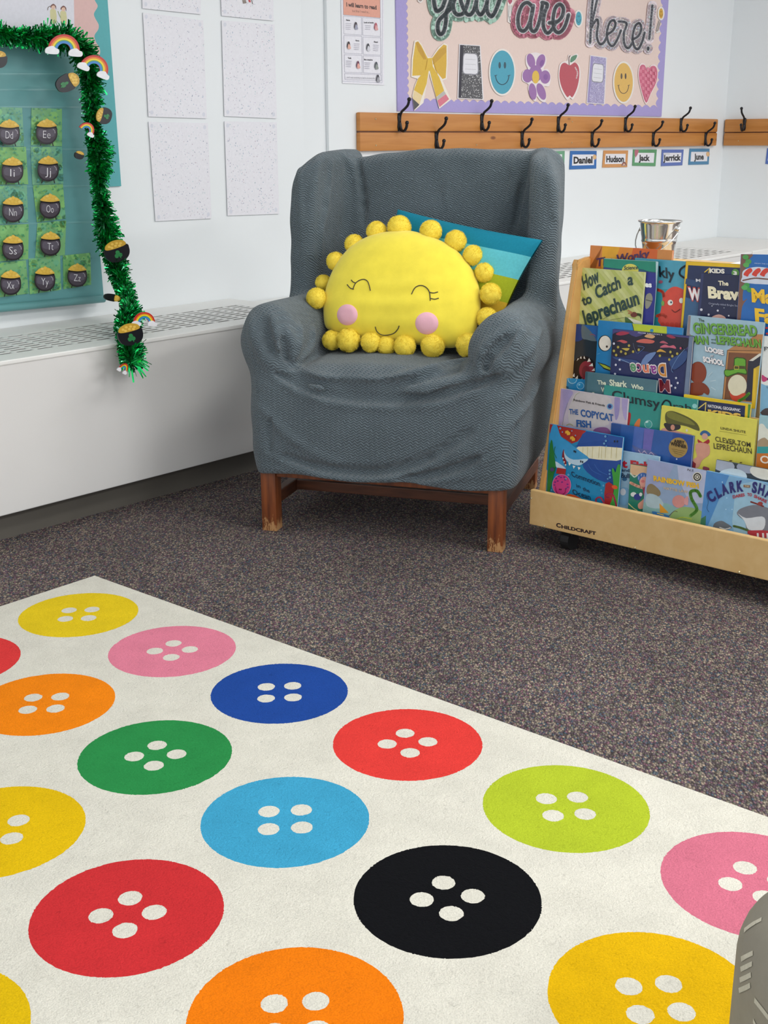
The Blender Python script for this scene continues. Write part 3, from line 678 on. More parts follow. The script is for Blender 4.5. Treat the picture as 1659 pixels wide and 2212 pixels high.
YOU = [[(190, -70), (195, 30), (215, 110), (238, 122), (285, 90), (318, 0), (335, -70)], [(400, -60), (365, 60), (330, 150), (328, 240), (305, 350), (265, 385), (238, 340), (242, 250), (285, 190), (370, 110), (405, 60)],
       [(470, -70), (415, 20), (415, 110), (455, 165), (520, 150), (560, 70), (590, -40)], [(480, -60), (510, 60), (560, 155), (610, 160), (650, 90), (675, -20)], [(675, -30), (668, 90), (710, 165), (755, 120), (790, 20), (800, -50)], [(790, 10), (788, 120), (832, 185), (875, 140), (915, 40), (945, -50)]]
cut('word_cutout', 'mint green cut-out word you in dark script on the bulletin board', 'cutout word', word(YOU, (900, 0, 5.184), 150, 'a3c9b8', 42, '505a5e', near(YOU, 160, 20, ['afd2c2', 'a0c6b4'], 75)), off=.009)
ARE = [[(292, 62), (245, 22), (195, 55), (163, 150), (168, 240), (205, 280), (250, 240), (285, 140), (300, 50)], [(296, 60), (275, 180), (278, 262), (312, 280), (345, 220), (372, 100), (382, 28)], [(375, 22), (425, 42), (398, 120), (388, 230), (422, 297), (465, 265), (505, 190)], [(440, 205), (505, 200), (555, 150), (568, 75), (535, 38), (495, 75), (475, 180), (488, 265), (530, 292), (580, 240), (615, 130)]]
cut('word_cutout', 'rose pink cut-out word are in grey script on the bulletin board', 'cutout word', word(ARE, (1080, 0, 4.1475), 128, 'd98a9c', 32, '64686e', near(ARE, 260, 9, ['c46c86', 'cb7790'], 62)), off=.009)
HERE = [[(880, -50), (850, 90), (818, 240), (808, 385)], [(835, -40), (822, 100), (812, 250)], [(818, 250), (865, 175), (880, 210), (868, 320), (895, 395), (935, 375), (968, 300)], [(960, 310), (1010, 275), (1035, 220), (1020, 182), (982, 205), (958, 300), (975, 385), (1010, 412), (1048, 360), (1085, 270)],
        [(1062, 192), (1135, 208), (1110, 300), (1115, 395), (1150, 432), (1188, 380)], [(1185, 355), (1238, 325), (1266, 260), (1250, 208), (1212, 235), (1188, 335), (1203, 415), (1238, 440), (1275, 370), (1296, 290)], [(1366, 48), (1352, 200), (1338, 350)], [(1328, 425), (1327, 445)]]
cut('word_cutout', 'pale checked cut-out word here with exclamation mark on the bulletin board', 'cutout word', word(HERE, (1080, 0, 4.1475), 84, 'e8dadf', 21, '62646c', near(HERE, 420, 5, ['d6c0d4', 'c0c9de', 'e6bcc0', 'dfdac8', 'bfd4dc'], 41)), off=.009)
cut('clip_cutout', 'small red topped paper clip cutout between the words you and are', 'cutout', lambda a: (a.view(900, 0, 5.184), a.slab([(1010, -60), (1082, -60), (1082, 40), (1068, 60), (1072, 240), (1050, 262), (1020, 245), (1020, 60)], .001, 'e6dfdc'), a.poly([(1020, -60), (1078, -60), (1070, 20), (1045, 50), (1022, 20)], 'b4546c'), a.line([(1035, 60), (1030, 180), (1048, 245), (1062, 200), (1058, 60)], 6, '6f7a78'), a.line([(1040, 190), (1055, 190)], 6, '44504c')))
cut('clip_cutout', 'round white clip cutout cut off above the yellow bow', 'cutout', lambda a: (a.ell(908, -2, 6.5, 8, 'e6e0dc'), a.ell(908, -2, 4, 5, '8a7a78'), a.ell(908, -3, 2.6, 3.4, 'd9cfcc')))
# ------------------------------------------------------------------ name tags
def nametag(q, c, s_, label, deco=None, pl=PHW, t0=None):
    a = Art(pl, off=.002); a.slab(q, .0008, c); g = lambda u, v: (q[0][0]*(1-u)*(1-v)+q[1][0]*u*(1-v)+q[2][0]*u*v+q[3][0]*(1-u)*v, q[0][1]*(1-u)*(1-v)+q[1][1]*u*(1-v)+q[2][1]*u*v+q[3][1]*(1-u)*v)
    a.poly([g(.09, .2), g(.91, .2), g(.91, .8), g(.09, .8)], 'e4e4ea')
    if s_: hh = (g(0, 1)[1]-g(0, 0)[1])*.36; w = .115*len(s_)/2+.01; a.text(s_, g(.5-w, .68), g(.5+w, .68), hh, '17171a', .045)
    if deco: deco(a, g)
    o = a.build('name_tag', M['lamin']); return tag(o, label, 'name tag', 'name tags under the coat rack')
sun = lambda a, g: (a.ell(*g(.93, .35), 4, 5.5, 'd3a57e'), a.ell(*g(.93, .35), 2.4, 3.4, 'e0bb7c'))
def rainbowd(a, g):
    x, y = g(.87, .92)
    for r_, c in ((5.5, '6d4a48'), (4, 'b9786c'), (2.6, 'd9c6a8'), (1.4, '6c6a80')): a.poly([(x-r_, y)]+[(x-r_*math.cos(t), y-1.6*r_*math.sin(t)) for t in [math.pi*k/10 for k in range(11)]], c)
nametag([(1232, 326), (1289, 326), (1288, 364), (1230, 366)], '2a6ab0', 'Daniel', 'bright blue bordered name tag with a little sun, first right of the armchair', sun)
nametag([(1304, 325), (1357, 325), (1355, 361), (1301, 362)], 'cf9358', 'Hudson', 'orange bordered name tag with a small rainbow in its corner', rainbowd)
nametag([(1368, 323), (1419, 323), (1416, 359), (1366, 358)], '5a9a6a', 'Jack', 'green bordered name tag with a pink melon slice in its corner', lambda a, g: a.poly([g(.06, .05), g(.24, .05), g(.12, .5)], 'b86a7a', 2))
nametag([(1430, 323), (1477, 323), (1474, 357), (1428, 359)], '5b71b4', 'Jerrick', 'violet-blue bordered name tag with a pale cloud, between the green and steel blue ones', lambda a, g: [a.ell(*g(.12+.07*k, .26), 2.2, 2.6, 'cfd0d8') for k in range(4)])
nametag([(1490, 321), (1533, 321), (1531, 355), (1487, 356)], '3f7fa8', 'June', 'steel blue bordered name tag nearest the room corner on the long wall', sun)
nametag([(1158, 328), (1220, 326), (1219, 362), (1156, 364)], '6aa280', '', 'green bordered name tag mostly hidden behind the armchair wing')
PRW = Pl(W(UC-.001, 0), -U)
nametag([(1657, 320), (1706, 318), (1702, 358), (1653, 354)], '5470b8', '', 'blue bordered name tag on the right wall cut off by the photo edge', pl=PRW)
# ------------------------------------------------------------------ rug with buttons
RC = dict(y1=(-.6699, 2.4529), p2=(-.4318, 2.2550), b3=(-.1978, 2.0587), r4=(.0386, 1.8573), l5=(.2798, 1.6494), p6=(.5140, 1.4471), g8=(-.3875, 1.8177), c9=(-.1530, 1.6155),
          k10=(.0841, 1.4149), r14=(-.3465, 1.3823), o7=(-.6288, 2.0173), y11=(.3234, 1.2106), y13=(-.5832, 1.5894), o15=(-.1077, 1.1827), r12=(-.8603, 2.2084), y16=(-.545, 1.152), g17=(.13, .97), b18=(-.82, 1.78), l19=(-.76, 1.36), c20=(.56, 1.0))
RCOL = dict(y1='e4c61f', p2='de8097', b3='1f4899', r4='dd3d38', l5='aebf2e', p6='cf7187', g8='2a8a48', c9='3f9fc6', k10='0c0d11', r14='c83034', o7='f2860f', y11='dfb108', y13='e0b90c', o15='ea7a0a', r12='dc3c3c', y16='dcb60c', g17='2a8a48', b18='1f4899', l19='aebf2e', c20='3f9fc6')
HB = {'p2', 'g8', 'r14', 'r4', 'p6', 'k10', 'r12', 'g17', 'b18'}
def rug():
    ra = math.radians(-40.3); ex = Vector((math.cos(ra), math.sin(ra), 0)); ey = Vector((-math.sin(ra), math.cos(ra), 0))
    o = Vector((-.691, 2.697, 0)); L, Wd, R = 2.15, 1.7, .1282
    pts = []; edges = []; loops = []
    def loop(P, jit, kind):
        i0 = len(pts); n = len(P)
        for p in P: pts.append(Vector(p))
        edges.extend([(i0+i, i0+(i+1) % n) for i in range(n)]); loops.append((kind, [tuple(p) for p in P]))
    rd = random.Random(5)
    bor = []
    for a, b in (((0, 0), (L, 0)), ((L, 0), (L, -Wd)), ((L, -Wd), (0, -Wd)), ((0, -Wd), (0, 0))):
        for k in range(30): bor.append((a[0]+(b[0]-a[0])*k/30, a[1]+(b[1]-a[1])*k/30))
    loop(bor, 0, 'border')
    circles = []
    for k, (x, y) in RC.items():
        d = Vector((x, y, 0))-o; cx, cy = d.dot(ex), d.dot(ey)
        if not (R < cx < L-R and -Wd+R < cy < -R): continue
        n = 560; ph = rd.uniform(0, 6)
        P = [(cx+(R+rd.uniform(-.0017, .0017)+.0012*math.sin(7*t+ph))*math.cos(t), cy+(R+rd.uniform(-.0011, .0011)+.0007*math.sin(5*t+ph))*math.sin(t)) for t in [2*math.pi*i/n for i in range(n)]]
        loop(P, 0, k); circles.append((cx, cy, R, k, None))
        for j in range(4):
            an = math.pi/2*j+(math.pi/4+.02 if k in HB else 0.0)+(0 if k in HB else 0.0)
            hx, hy = cx+R*.275*math.cos(an), cy+R*.275*math.sin(an); rh = R*.128; n2 = 90; ph = rd.uniform(0, 6)
            P = [(hx+(rh+rd.uniform(-.0010, .0010)+.0009*math.sin(3*t+ph))*math.cos(t), hy+(rh+rd.uniform(-.0010, .0010)+.0007*math.sin(4*t+ph))*math.sin(t)) for t in [2*math.pi*i/n2 for i in range(n2)]]
            loop(P, 0, 'hole'); circles.append((hx, hy, rh, 'hole', None))
    v2, e2, f2, *_ = delaunay_2d_cdt([Vector((p[0], p[1])) for p in pts], edges, [], 1, 1e-6)
    H = .009; ctr = []; cols = []
    W_ = lambda p, z: o+ex*p[0]+ey*p[1]+Z*z
    def inside(c):
        best = 'd9d6ca'
        for cx, cy, r, k, _ in circles:
            dd = math.hypot(c[0]-cx, c[1]-cy)
            if k != 'hole' and dd < r: best = RCOL[k]
            if k == 'hole' and dd < r: return 'd9d6ca'
        return best
    verts = [W_(p, H) for p in v2]; faces = []
    for f in f2:
        c = (sum(v2[i][0] for i in f)/len(f), sum(v2[i][1] for i in f)/len(f)); faces.append(tuple(f)); cols.append(lin(inside(c)))
    n = len(bor); base = len(verts); verts += [W_(p, .0005) for p in bor]
    for i in range(n):
        faces.append((base+i, base+(i+1) % n, (i+1) % n, i)); cols.append(lin('d0cdc0'))
    ob = mk('rug', verts, faces, M['rug'], base=W_((L/2, -Wd/2), 0), cols=cols)
    return tag(ob, 'cream rug covered in big coloured four-hole buttons lying on the carpet', 'rug')
rug()
# ------------------------------------------------------------------ armchair
CO = Vector((-.0127, 2.9697, 0)); CXd = Vector((.9545, -.2983, 0)).normalized(); CYd = Vector((.2983, .9545, 0)).normalized()
def CL(x, y, z): return CO+CXd*x+CYd*y+Z*z
PLF = lambda y: Pl(CL(0, y, 0), -CYd)
def loc(P): d = P-CO; return (d.dot(CXd), d.dot(CYd), P.z)
def chair():
    r = empty('armchair', CL(0, .3, 0), 'wingback armchair in a slate grey slipcover with worn wooden legs in the corner', 'armchair')
    for (x0, x1, y0, y1) in ((-.329, -.287, 0, .042), (.286, .326, 0, .042), (-.325, -.287, .59, .63), (.262, .3, .59, .63)):
        m = MB(); m.box(CO, CXd, CYd, Z, (x0, y0, 0), (x1, y1, .2), .0025); autosmooth(m.build('leg', M['leg'], r, base=CL((x0+x1)/2, (y0+y1)/2, 0)))
    m = MB(); m.box(CO, CXd, CYd, Z, (-.287, .008, .150), (.286, .034, .2), .002); m.build('front_rail', M['leg'], r)
    for x0, x1 in ((-.318, -.295), (.285, .308)):
        m = MB(); m.box(CO, CXd, CYd, Z, (x0, .042, .066), (x1, .59, .100), .002); m.build('side_stretcher', M['rail'], r)
    m = MB(); m.box(CO, CXd, CYd, Z, (-.295, .17, .070), (.285, .192, .098), .002); m.build('cross_stretcher', M['rail'], r)
    for x0, x1 in ((-.318, -.295), (.288, .311)):
        m = MB(); m.box(CO, CXd, CYd, Z, (x0, .042, .152), (x1, .59, .2), .002); m.build('side_rail', M['rail'], r)
    # ---- slipcover as one draped surface, from a distance field
    h = .0052; x0, x1, y0, y1, z0, z1 = -.47, .47, -.07, .76, .14, 1.02
    X = np.arange(x0, x1, h); Y = np.arange(y0, y1, h); Zz = np.arange(z0, z1, h)
    gx, gy, gz = np.meshgrid(X, Y, Zz, indexing='ij'); gx = gx.astype(np.float32); gy = gy.astype(np.float32); gz = gz.astype(np.float32)
    def rbox(x, y, z, hx, hy, hz, r):
        a = np.abs(x)-hx+r; b = np.abs(y)-hy+r; c = np.abs(z)-hz+r
        return np.sqrt(np.maximum(a, 0)**2+np.maximum(b, 0)**2+np.maximum(c, 0)**2)+np.minimum(np.maximum(a, np.maximum(b, c)), 0)-r
    def smin(a, b, k):
        t = np.clip(.5+.5*(b-a)/k, 0, 1); return b*(1-t)+a*t-k*t*(1-t)
    def smax(a, b, k): return -smin(-a, -b, k)
    # base with slightly bulging front and sagging sides
    bulge = .012*np.sin(np.clip((gz-.16)/.26, 0, 1)*3.14)
    d = rbox(gx-.004, gy-.305, gz-.27, .343, .322, .16, .035)-bulge*.6
    # seat cushion, crowned
    crown = .014*(1-(gx/.24)**2).clip(0, 1)
    d = smin(d, rbox(gx-.01, gy-.26, gz-.385-crown, .245, .268, .062, .05), .03)
    for s in (-1, 1):
        # arm: outward-rolling scroll on an upright panel
        cx = s*.300+.002; cz = .503-.012*np.clip(gy/.4, 0, 1)
        ay = np.clip(gy, .045, .56)
        flare = s*.012*np.sin(np.clip(gy/.35, 0, 1)*3.14)
        q = np.sqrt(((gx-cx-flare)/.082)**2+((gz-cz)/.1)**2+((gy-ay)/.062)**2)
        arm = (q-1)*.078
        d = smin(d, arm, .035)
        d = smin(d, rbox(gx-s*.298, gy-.31, gz-.36, .052, .305, .19, .04), .04)
    # back, reclined
    c, sn = math.cos(.2), math.sin(.2)
    yy = (gy-.585)*c-(gz-.70)*sn; zz = (gz-.70)*c+(gy-.585)*sn
    topz = .287-.040*np.clip((-gx-.02)/.24, 0, 1)**1.3-.014*np.clip((gx-.08)/.2, 0, 1)
    bk = rbox(gx-.003, yy, zz+.02, .335, .058, .305, .05)+np.clip(zz-topz+.02, 0, 1)*.0
    bk = smax(bk, (zz-topz-.006), .05)
    d = smin(d, bk, .03)
    for s in (-1, 1):
        # wing: curves forward and outward
        wx = gx-s*(.300+.045*np.clip((.62-gy)/.3, 0, 1)); wy = gy-(.52+.12*(gz-.75)); wz = gz-.752
        front = np.clip((gz-.86)/.12, 0, 1)**2*.07+np.clip((.66-gz)/.12, 0, 1)*(-.02)
        w = rbox(wx, wy-.0, wz, .041, .175, .228, .040)
        w = smax(w, -(gy-(.345+front)), .05); w = smax(w, ((s*gx-.338)+(gz-.940))*.70, .03)
        d = smin(d, w, .028)
    # folds: ridges (+) and creases (-), traced where the drape shows them
    def ridge(P, rad, k=.014, neg=False):
        nonlocal d
        P = [np.array(p) for p in P]
        lo = np.min(P, 0)-rad-k*2.5; hi = np.max(P, 0)+rad+k*2.5
        ix = slice(max(0, int((lo[0]-x0)/h)), int((hi[0]-x0)/h)+2); iy = slice(max(0, int((lo[1]-y0)/h)), int((hi[1]-y0)/h)+2); iz = slice(max(0, int((lo[2]-z0)/h)), int((hi[2]-z0)/h)+2)
        ax, ay, az = gx[ix, iy, iz], gy[ix, iy, iz], gz[ix, iy, iz]
        if ax.size == 0: return
        m = np.full(ax.shape, 9., np.float32); n = len(P)-1
        for i, (a, b_) in enumerate(zip(P, P[1:])):
            ab = b_-a; L = max(1e-9, float(ab@ab)); t = np.clip(((ax-a[0])*ab[0]+(ay-a[1])*ab[1]+(az-a[2])*ab[2])/L, 0, 1)
            e = (i+t)/n; rr = rad*np.sqrt(np.clip(4*e*(1-e)+.12, 0, 1))
            m = np.minimum(m, np.sqrt((ax-a[0]-ab[0]*t)**2+(ay-a[1]-ab[1]*t)**2+(az-a[2]-ab[2]*t)**2)-rr)
        cur = d[ix, iy, iz]
        d[ix, iy, iz] = smax(cur, -m, k) if neg else smin(cur, m, k)
    def surf_y(x, z):
        i = int(round((x-x0)/h)); k_ = int(round((z-z0)/h))
        i = min(max(i, 0), len(X)-1); k_ = min(max(k_, 0), len(Zz)-1)
        col = d0[i, :, k_]; w = np.where(col < 0)[0]
        return Y[w[0]] if len(w) else .0
    d0 = d.copy()
    def trace(pts, view, depth=0.0):
        """photo points to the cover surface by marching the view ray through the field"""
        out = []
        for p in smooth(pts, 4):
            px, py = view[0]+p[0]/view[2], view[1]+p[1]/view[2]; v = ray(px, py).normalized(); c0 = loc(CAM); c1 = np.array(loc(CAM+v))-np.array(c0); c0 = np.array(c0)
            hit = None
            for s_ in np.arange(2.4, 4.2, .004):
                q = c0+c1*s_; i, j, k_ = int((q[0]-x0)/h), int((q[1]-y0)/h), int((q[2]-z0)/h)
                if 0 <= i < len(X) and 0 <= j < len(Y) and 0 <= k_ < len(Zz) and d0[i, j, k_] < 0: hit = q; break
            if hit is not None: out.append(tuple(hit+c1*depth))
        return out
    V = (500, 640, 2.2419)
    def fold(pts, rad, k=.012, neg=False, depth=None):
        rad = rad*1.6
        P = trace(pts, V, rad*.12 if depth is None else depth)
        if len(P) > 1: ridge(P, rad, k, neg)
    fold([(150, 300), (300, 395), (450, 440), (600, 456), (800, 462), (1000, 445), (1150, 405), (1290, 350), (1380, 270)], .0155, .014)
    fold([(300, 330), (400, 385), (500, 412), (620, 425), (760, 412), (900, 372), (1050, 325), (1170, 305)], .009, .012)
    fold([(160, 350), (300, 440), (450, 490), (600, 515), (780, 525), (950, 515), (1120, 480), (1260, 420), (1380, 340)], .008, .014)
    fold([(300, 385), (450, 425), (600, 438), (760, 436), (900, 405), (1050, 352), (1150, 340)], .010, .012, True, -.004)
    fold([(220, 375), (400, 462), (600, 488), (800, 494), (1000, 478), (1150, 440), (1290, 385)], .010, .014, True, -.004)
    fold([(190, 765), (300, 820), (450, 862), (600, 884), (740, 880), (900, 845), (1050, 780), (1180, 700), (1290, 600)], .0085, .014)
    fold([(860, 872), (980, 850), (1100, 800), (1220, 730), (1320, 640)], .007, .012)
    fold([(960, 885), (1090, 865), (1200, 815), (1280, 760)], .006, .012)
    fold([(780, 905), (940, 895), (1100, 878), (1250, 850), (1340, 800)], .005, .010)
    fold([(820, 888), (960, 868), (1100, 826), (1230, 765)], .008, .012, True, -.003)
    fold([(250, 770), (400, 822), (560, 848), (720, 850), (880, 815), (1020, 745), (1150, 655)], .008, .014, True, -.003)
    fold([(140, 530), (220, 620), (300, 690), (420, 760), (520, 800)], .006, .014)
    fold([(190, 590), (185, 700), (190, 760)], .004, .010, True, -.002)
    fold([(1380, 600), (1372, 720), (1370, 850)], .004, .010, True, -.001)
    fold([(1230, 640), (1222, 760), (1220, 880)], .003, .010)
    fold([(130, 815), (260, 842), (400, 868), (700, 900), (1000, 925), (1330, 942)], .005, .010)
    # arm-front gathers
    fold([(105, 110), (110, 180), (140, 250), (190, 310), (260, 335)], .010, .014)
    fold([(200, 95), (205, 140), (225, 200), (235, 260), (260, 320)], .009, .012)
    fold([(160, 120), (175, 200), (205, 270)], .010, .014, True, -.004)
    fold([(262, 150), (290, 210), (300, 270), (280, 320)], .009, .014)
    fold([(245, 200), (258, 260), (268, 310)], .007, .010, True, -.003)
    fold([(340, 130), (330, 200), (315, 260), (300, 300)], .007, .012)
    fold([(400, 150), (395, 210), (375, 260), (330, 310)], .006, .012)
    fold([(1210, 395), (1205, 340), (1225, 270), (1260, 220), (1330, 170)], .010, .014)
    fold([(1200, 385), (1270, 330), (1340, 270), (1380, 210), (1420, 150)], .010, .014)
    fold([(1230, 360), (1250, 300), (1300, 240), (1360, 190)], .008, .012, True, -.003)
    fold([(1190, 380), (1150, 350), (1120, 335)], .010, .012)
    fold([(1290, 350), (1380, 320), (1450, 250), (1500, 160)], .007, .014)
    fold([(1310, 520), (1400, 430), (1470, 320)], .006, .014)
    fold([(1330, 640), (1420, 540), (1490, 410)], .006, .014)
    # wing and back folds (view of the upper chair)
    V = (500, 300, 2.2419)
    fold([(540, 80), (580, 130), (610, 200), (628, 290)], .006, .014)
    fold([(612, 95), (625, 200), (640, 320), (640, 420)], .006, .010, True, -.002)
    fold([(330, 150), (335, 300), (350, 500), (355, 700)], .005, .012)
    fold([(420, 110), (395, 250), (380, 420), (385, 560)], .006, .016)
    fold([(480, 120), (470, 250), (440, 420), (430, 560)], .005, .016)
    fold([(1440, 75), (1420, 170), (1395, 300), (1370, 440)], .006, .010, True, -.002)
    fold([(1530, 70), (1540, 160), (1560, 300), (1570, 420)], .006, .014)
    fold([(1360, 120), (1370, 200), (1350, 300)], .005, .014)
    fold([(1045, 200), (1040, 280), (1050, 340)], .004, .012)
    # light general rumple
    wv = .0022*np.sin(gx*31+3*np.sin(gz*13)+gy*9)*np.sin(gz*23+2*np.sin(gx*17))
    d = d+wv*np.clip((gz-.17)/.05, 0, 1)
    # hem: cut flat with a soft wave, and hollow it from below
    hem = .163+.004*np.sin(gx*22)+.05*np.clip((gy-.35)/.3, 0, 1)*(np.abs(gx) > .2)
    d = smax(d, hem-gz, .006)
    inner = np.maximum(rbox(gx-.004, gy-.305, gz-.15, .325, .305, .10, .02), -10)
    d = smax(d, -inner, .004)
    # surface nets
    s = d < 0; idx = -np.ones(tuple(n-1 for n in d.shape), np.int64)
    cnt = np.zeros(idx.shape, np.float32); acc = np.zeros(idx.shape+(3,), np.float32)
    def cs(i, j, k): return (slice(i, d.shape[0]-1+i), slice(j, d.shape[1]-1+j), slice(k, d.shape[2]-1+k))
    corners = [(i, j, k) for i in (0, 1) for j in (0, 1) for k in (0, 1)]
    for a in corners:
        for ax in range(3):
            if a[ax]: continue
            b_ = list(a); b_[ax] = 1; da, db = d[cs(*a)], d[cs(*b_)]; cr = (da < 0) != (db < 0); t = np.where(cr, da/np.where(cr, da-db, 1), 0)
            cnt += cr
            for q in range(3): acc[..., q] += cr*(a[q]+(t if q == ax else 0))
    m = cnt > 0; nv = int(m.sum()); idx[m] = np.arange(nv); ii = np.argwhere(m); pos = (ii+acc[m]/cnt[m][:, None])*h+np.array([x0, y0, z0])
    faces = []
    for ax in range(3):
        o1, o2 = [(1, 2), (2, 0), (0, 1)][ax]
        sl = [slice(1, n-1) for n in d.shape]; sl[ax] = slice(0, d.shape[ax]-1); a = s[tuple(sl)]; sl2 = list(sl); sl2[ax] = slice(1, d.shape[ax]); b_ = s[tuple(sl2)]
        cr = np.argwhere(a != b_); off = np.array([1, 1, 1]); off[ax] = 0; c = cr+off; flip = a[tuple(cr.T)]
        def I(v1, v2):
            q = c.copy(); q[:, o1] -= v1; q[:, o2] -= v2; return idx[tuple(q.T)]
        f = np.stack([I(1, 1), I(0, 1), I(0, 0), I(1, 0)], 1); f[~flip] = f[~flip][:, ::-1]; faces.append(f)
    faces = np.concatenate(faces); faces = faces[(faces >= 0).all(1)]
    # one smoothing pass of the net
    E_ = np.concatenate([faces[:, [0, 1]], faces[:, [1, 2]], faces[:, [2, 3]], faces[:, [3, 0]]]); 
    for w_ in (.5, .4):
        sm = np.zeros((nv, 3)); ct = np.zeros(nv); np.add.at(sm, E_[:, 0], pos[E_[:, 1]]); np.add.at(ct, E_[:, 0], 1); sm[ct > 0] /= ct[ct > 0][:, None]; pos[ct > 0] += w_*(sm-pos)[ct > 0]
    me = bpy.data.meshes.new('slipcover'); me.from_pydata(pos.tolist(), [], faces.tolist()); me.materials.append(M['cover'])
    me.polygons.foreach_set('use_smooth', [True]*len(me.polygons)); me.update()
    ob = link('slipcover', me, r, Vector((0, 0, 0)))
    # mesh is in chair coordinates; turn it to the chair's heading
    Rm = Matrix((CXd, CYd, Z)).transposed().to_4x4(); ob.location = CO-world_base(r); ob.rotation_euler = Rm.to_euler()
    ob['label'] = 'slate grey seersucker slipcover draped in loose folds'
    bpy.context.view_layer.update()
    bvh = BVHTree.FromPolygons([CO+CXd*p[0]+CYd*p[1]+Z*p[2] for p in pos.tolist()], faces.tolist())
    return r, bvh
CH, CHB = chair()
# ------------------------------------------------------------------ pillows
def inflate(name, outline, plane, thick, colf, mat, parent, rings=26, power=.5, ctr=None, wob=None, flat_back=.7, sub=1, skew=None):
    """pillow shell from a photo outline on a plane; colf(px,py)->hex"""
    P = smooth(outline, 6, True) if sub else outline; n = len(P)
    cx, cy = ctr or (sum(p[0] for p in P)/n, sum(p[1] for p in P)/n)
    vs = []; pxs = []; fs = []; cols = []
    for side in (1, -1):
        o = len(vs)
        for i in range(rings+1):
            t = math.sin(math.pi/2*i/rings)
            for p in P:
                x, y = cx+(p[0]-cx)*t, cy+(p[1]-cy)*t
                hgt = thick*max(0, 1-t**2.6)**power
                if wob: hgt += wob(x, y, t, side)
                vs.append(plane.hit(x, y, 0)+plane.n*(hgt*(1 if side > 0 else -flat_back))); pxs.append((x, y))
        for i in range(rings):
            for k in range(n):
                q = (o+i*n+k, o+(i+1)*n+k, o+(i+1)*n+(k+1) % n, o+i*n+(k+1) % n)
                q = q if side > 0 else q[::-1]
                x = sum(pxs[j][0] for j in q)/4; y = sum(pxs[j][1] for j in q)/4; fs.append(q); cols.append(lin(colf(x, y)))
    ob = mk(name, vs, fs, mat, parent, smooth=True, cols=cols)
    bv = BVHTree.FromPolygons(vs, fs)
    return ob, bv
def onsurf(bv, px, py, off=.001):
    v = ray(px, py).normalized(); h_, nn, i, dd = bv.ray_cast(CAM, v)
    return None if h_ is None else h_-v*off
def tiltplane(y, z, slope):
    o = CL(0, y, z); return Pl(o, (-CYd+Z*slope))
# striped cushion
TP = Pl(CL(.2, .325, .6), -CYd+Z*.25-CXd*.3)
q = [(861, 453), (1172, 519), (1078, 706), (790, 640)]
def stripe(x, y):
    # bands run parallel to the top edge
    t = ((y-453)-(x-861)*.212)/190*1.0+.0*(x)
    e = .03*0
    return '1f8ba6' if t < .235 else '62c3ce' if t < .50 else 'a9b72c' if t < .775 else 'dcae35' if t < 1.0 else 'cf6a38'
sp = empty('striped_cushion', TP.hit(980, 640), 'square cushion striped teal, aqua, lime and mustard behind the sun pillow', 'cushion')
ol = []
for a_, b_ in zip(q, q[1:]+q[:1]):
    for k in range(10):
        t = k/10; s_ = math.sin(math.pi*t); mx, my = (q[0][0]+q[2][0])/2, (q[0][1]+q[2][1])/2
        x, y = a_[0]+(b_[0]-a_[0])*t, a_[1]+(b_[1]-a_[1])*t; k2 = .035*s_; ol.append((x+(mx-x)*k2, y+(my-y)*k2))
def gridpillow(name, q, plane, thick, bands, mat, parent, nu=56, nv=64):
    vs = []; fs = []; cols = []
    for side in (1, -1):
        o = len(vs)
        for j in range(nv+1):
            for i in range(nu+1):
                u, v = i/nu, j/nv; pu, pv = 1-abs(2*u-1), 1-abs(2*v-1)
                # edges pull in between the corners
                k = .045; uu = u+(0.5-u)*k*math.sin(math.pi*v); vv = v+(0.5-v)*k*math.sin(math.pi*u)
                x = q[0][0]*(1-uu)*(1-vv)+q[1][0]*uu*(1-vv)+q[2][0]*uu*vv+q[3][0]*(1-uu)*vv; y = q[0][1]*(1-uu)*(1-vv)+q[1][1]*uu*(1-vv)+q[2][1]*uu*vv+q[3][1]*(1-uu)*vv
                hgt = .004+thick*(1-(1-pu)**2.8)**.5*(1-(1-pv)**2.8)**.5+.0022*math.sin(u*19+v*7)*math.sin(v*15)*min(pu, pv)*2
                vs.append(plane.hit(x, y)+plane.n*(hgt if side > 0 else -hgt*.7))
        for j in range(nv):
            c = next(c for t, c in bands if j/nv < t)
            for i in range(nu):
                f = (o+j*(nu+1)+i, o+(j+1)*(nu+1)+i, o+(j+1)*(nu+1)+i+1, o+j*(nu+1)+i+1); fs.append(f if side > 0 else f[::-1]); cols.append(lin(c))
    return mk(name, vs, fs, mat, parent, smooth=True, cols=cols)
gridpillow('cushion_cover', q, TP, .048, [(.20, '1c8099'), (.46, '62c0cb'), (.72, 'a3b02a'), (.90, 'd9b035'), (1.1, 'cf6a38')], M['linen'], sp)
# sun pillow
SP = tiltplane(.20, .45, .42)
sun_ = empty('sun_pillow', SP.hit(850, 750), 'yellow smiling sun pillow with pom-pom rim sitting on the armchair', 'pillow')
ZL = lambda pts: [(500+x/2.2419, 300+y/2.2419) for x, y in pts]
SO_ = ZL([(455, 905), (448, 830), (452, 770), (468, 705), (495, 640), (540, 570), (600, 512), (690, 468), (790, 450), (880, 450), (960, 474), (1050, 512), (1120, 570), (1175, 650), (1203, 740), (1205, 830), (1185, 920), (1150, 985), (1060, 1012), (930, 1000), (790, 985), (650, 975), (540, 955), (480, 930)])
def sunw(x, y, t, s):
    return (.0024*math.sin((y-610)*.15+1.5*math.sin(x*.013))*(.6+.4*math.sin(x*.021+2))*(1 if y > 600 else .2)*math.exp(-((y-665)/50)**2)+.0013*math.sin(x*.05+y*.03))*(1-t**3)
body, SB = inflate('pillow_body', SO_, SP, .072, lambda x, y: 'f2df4c', M['plush'], sun_, rings=36, power=.5, wob=sunw)
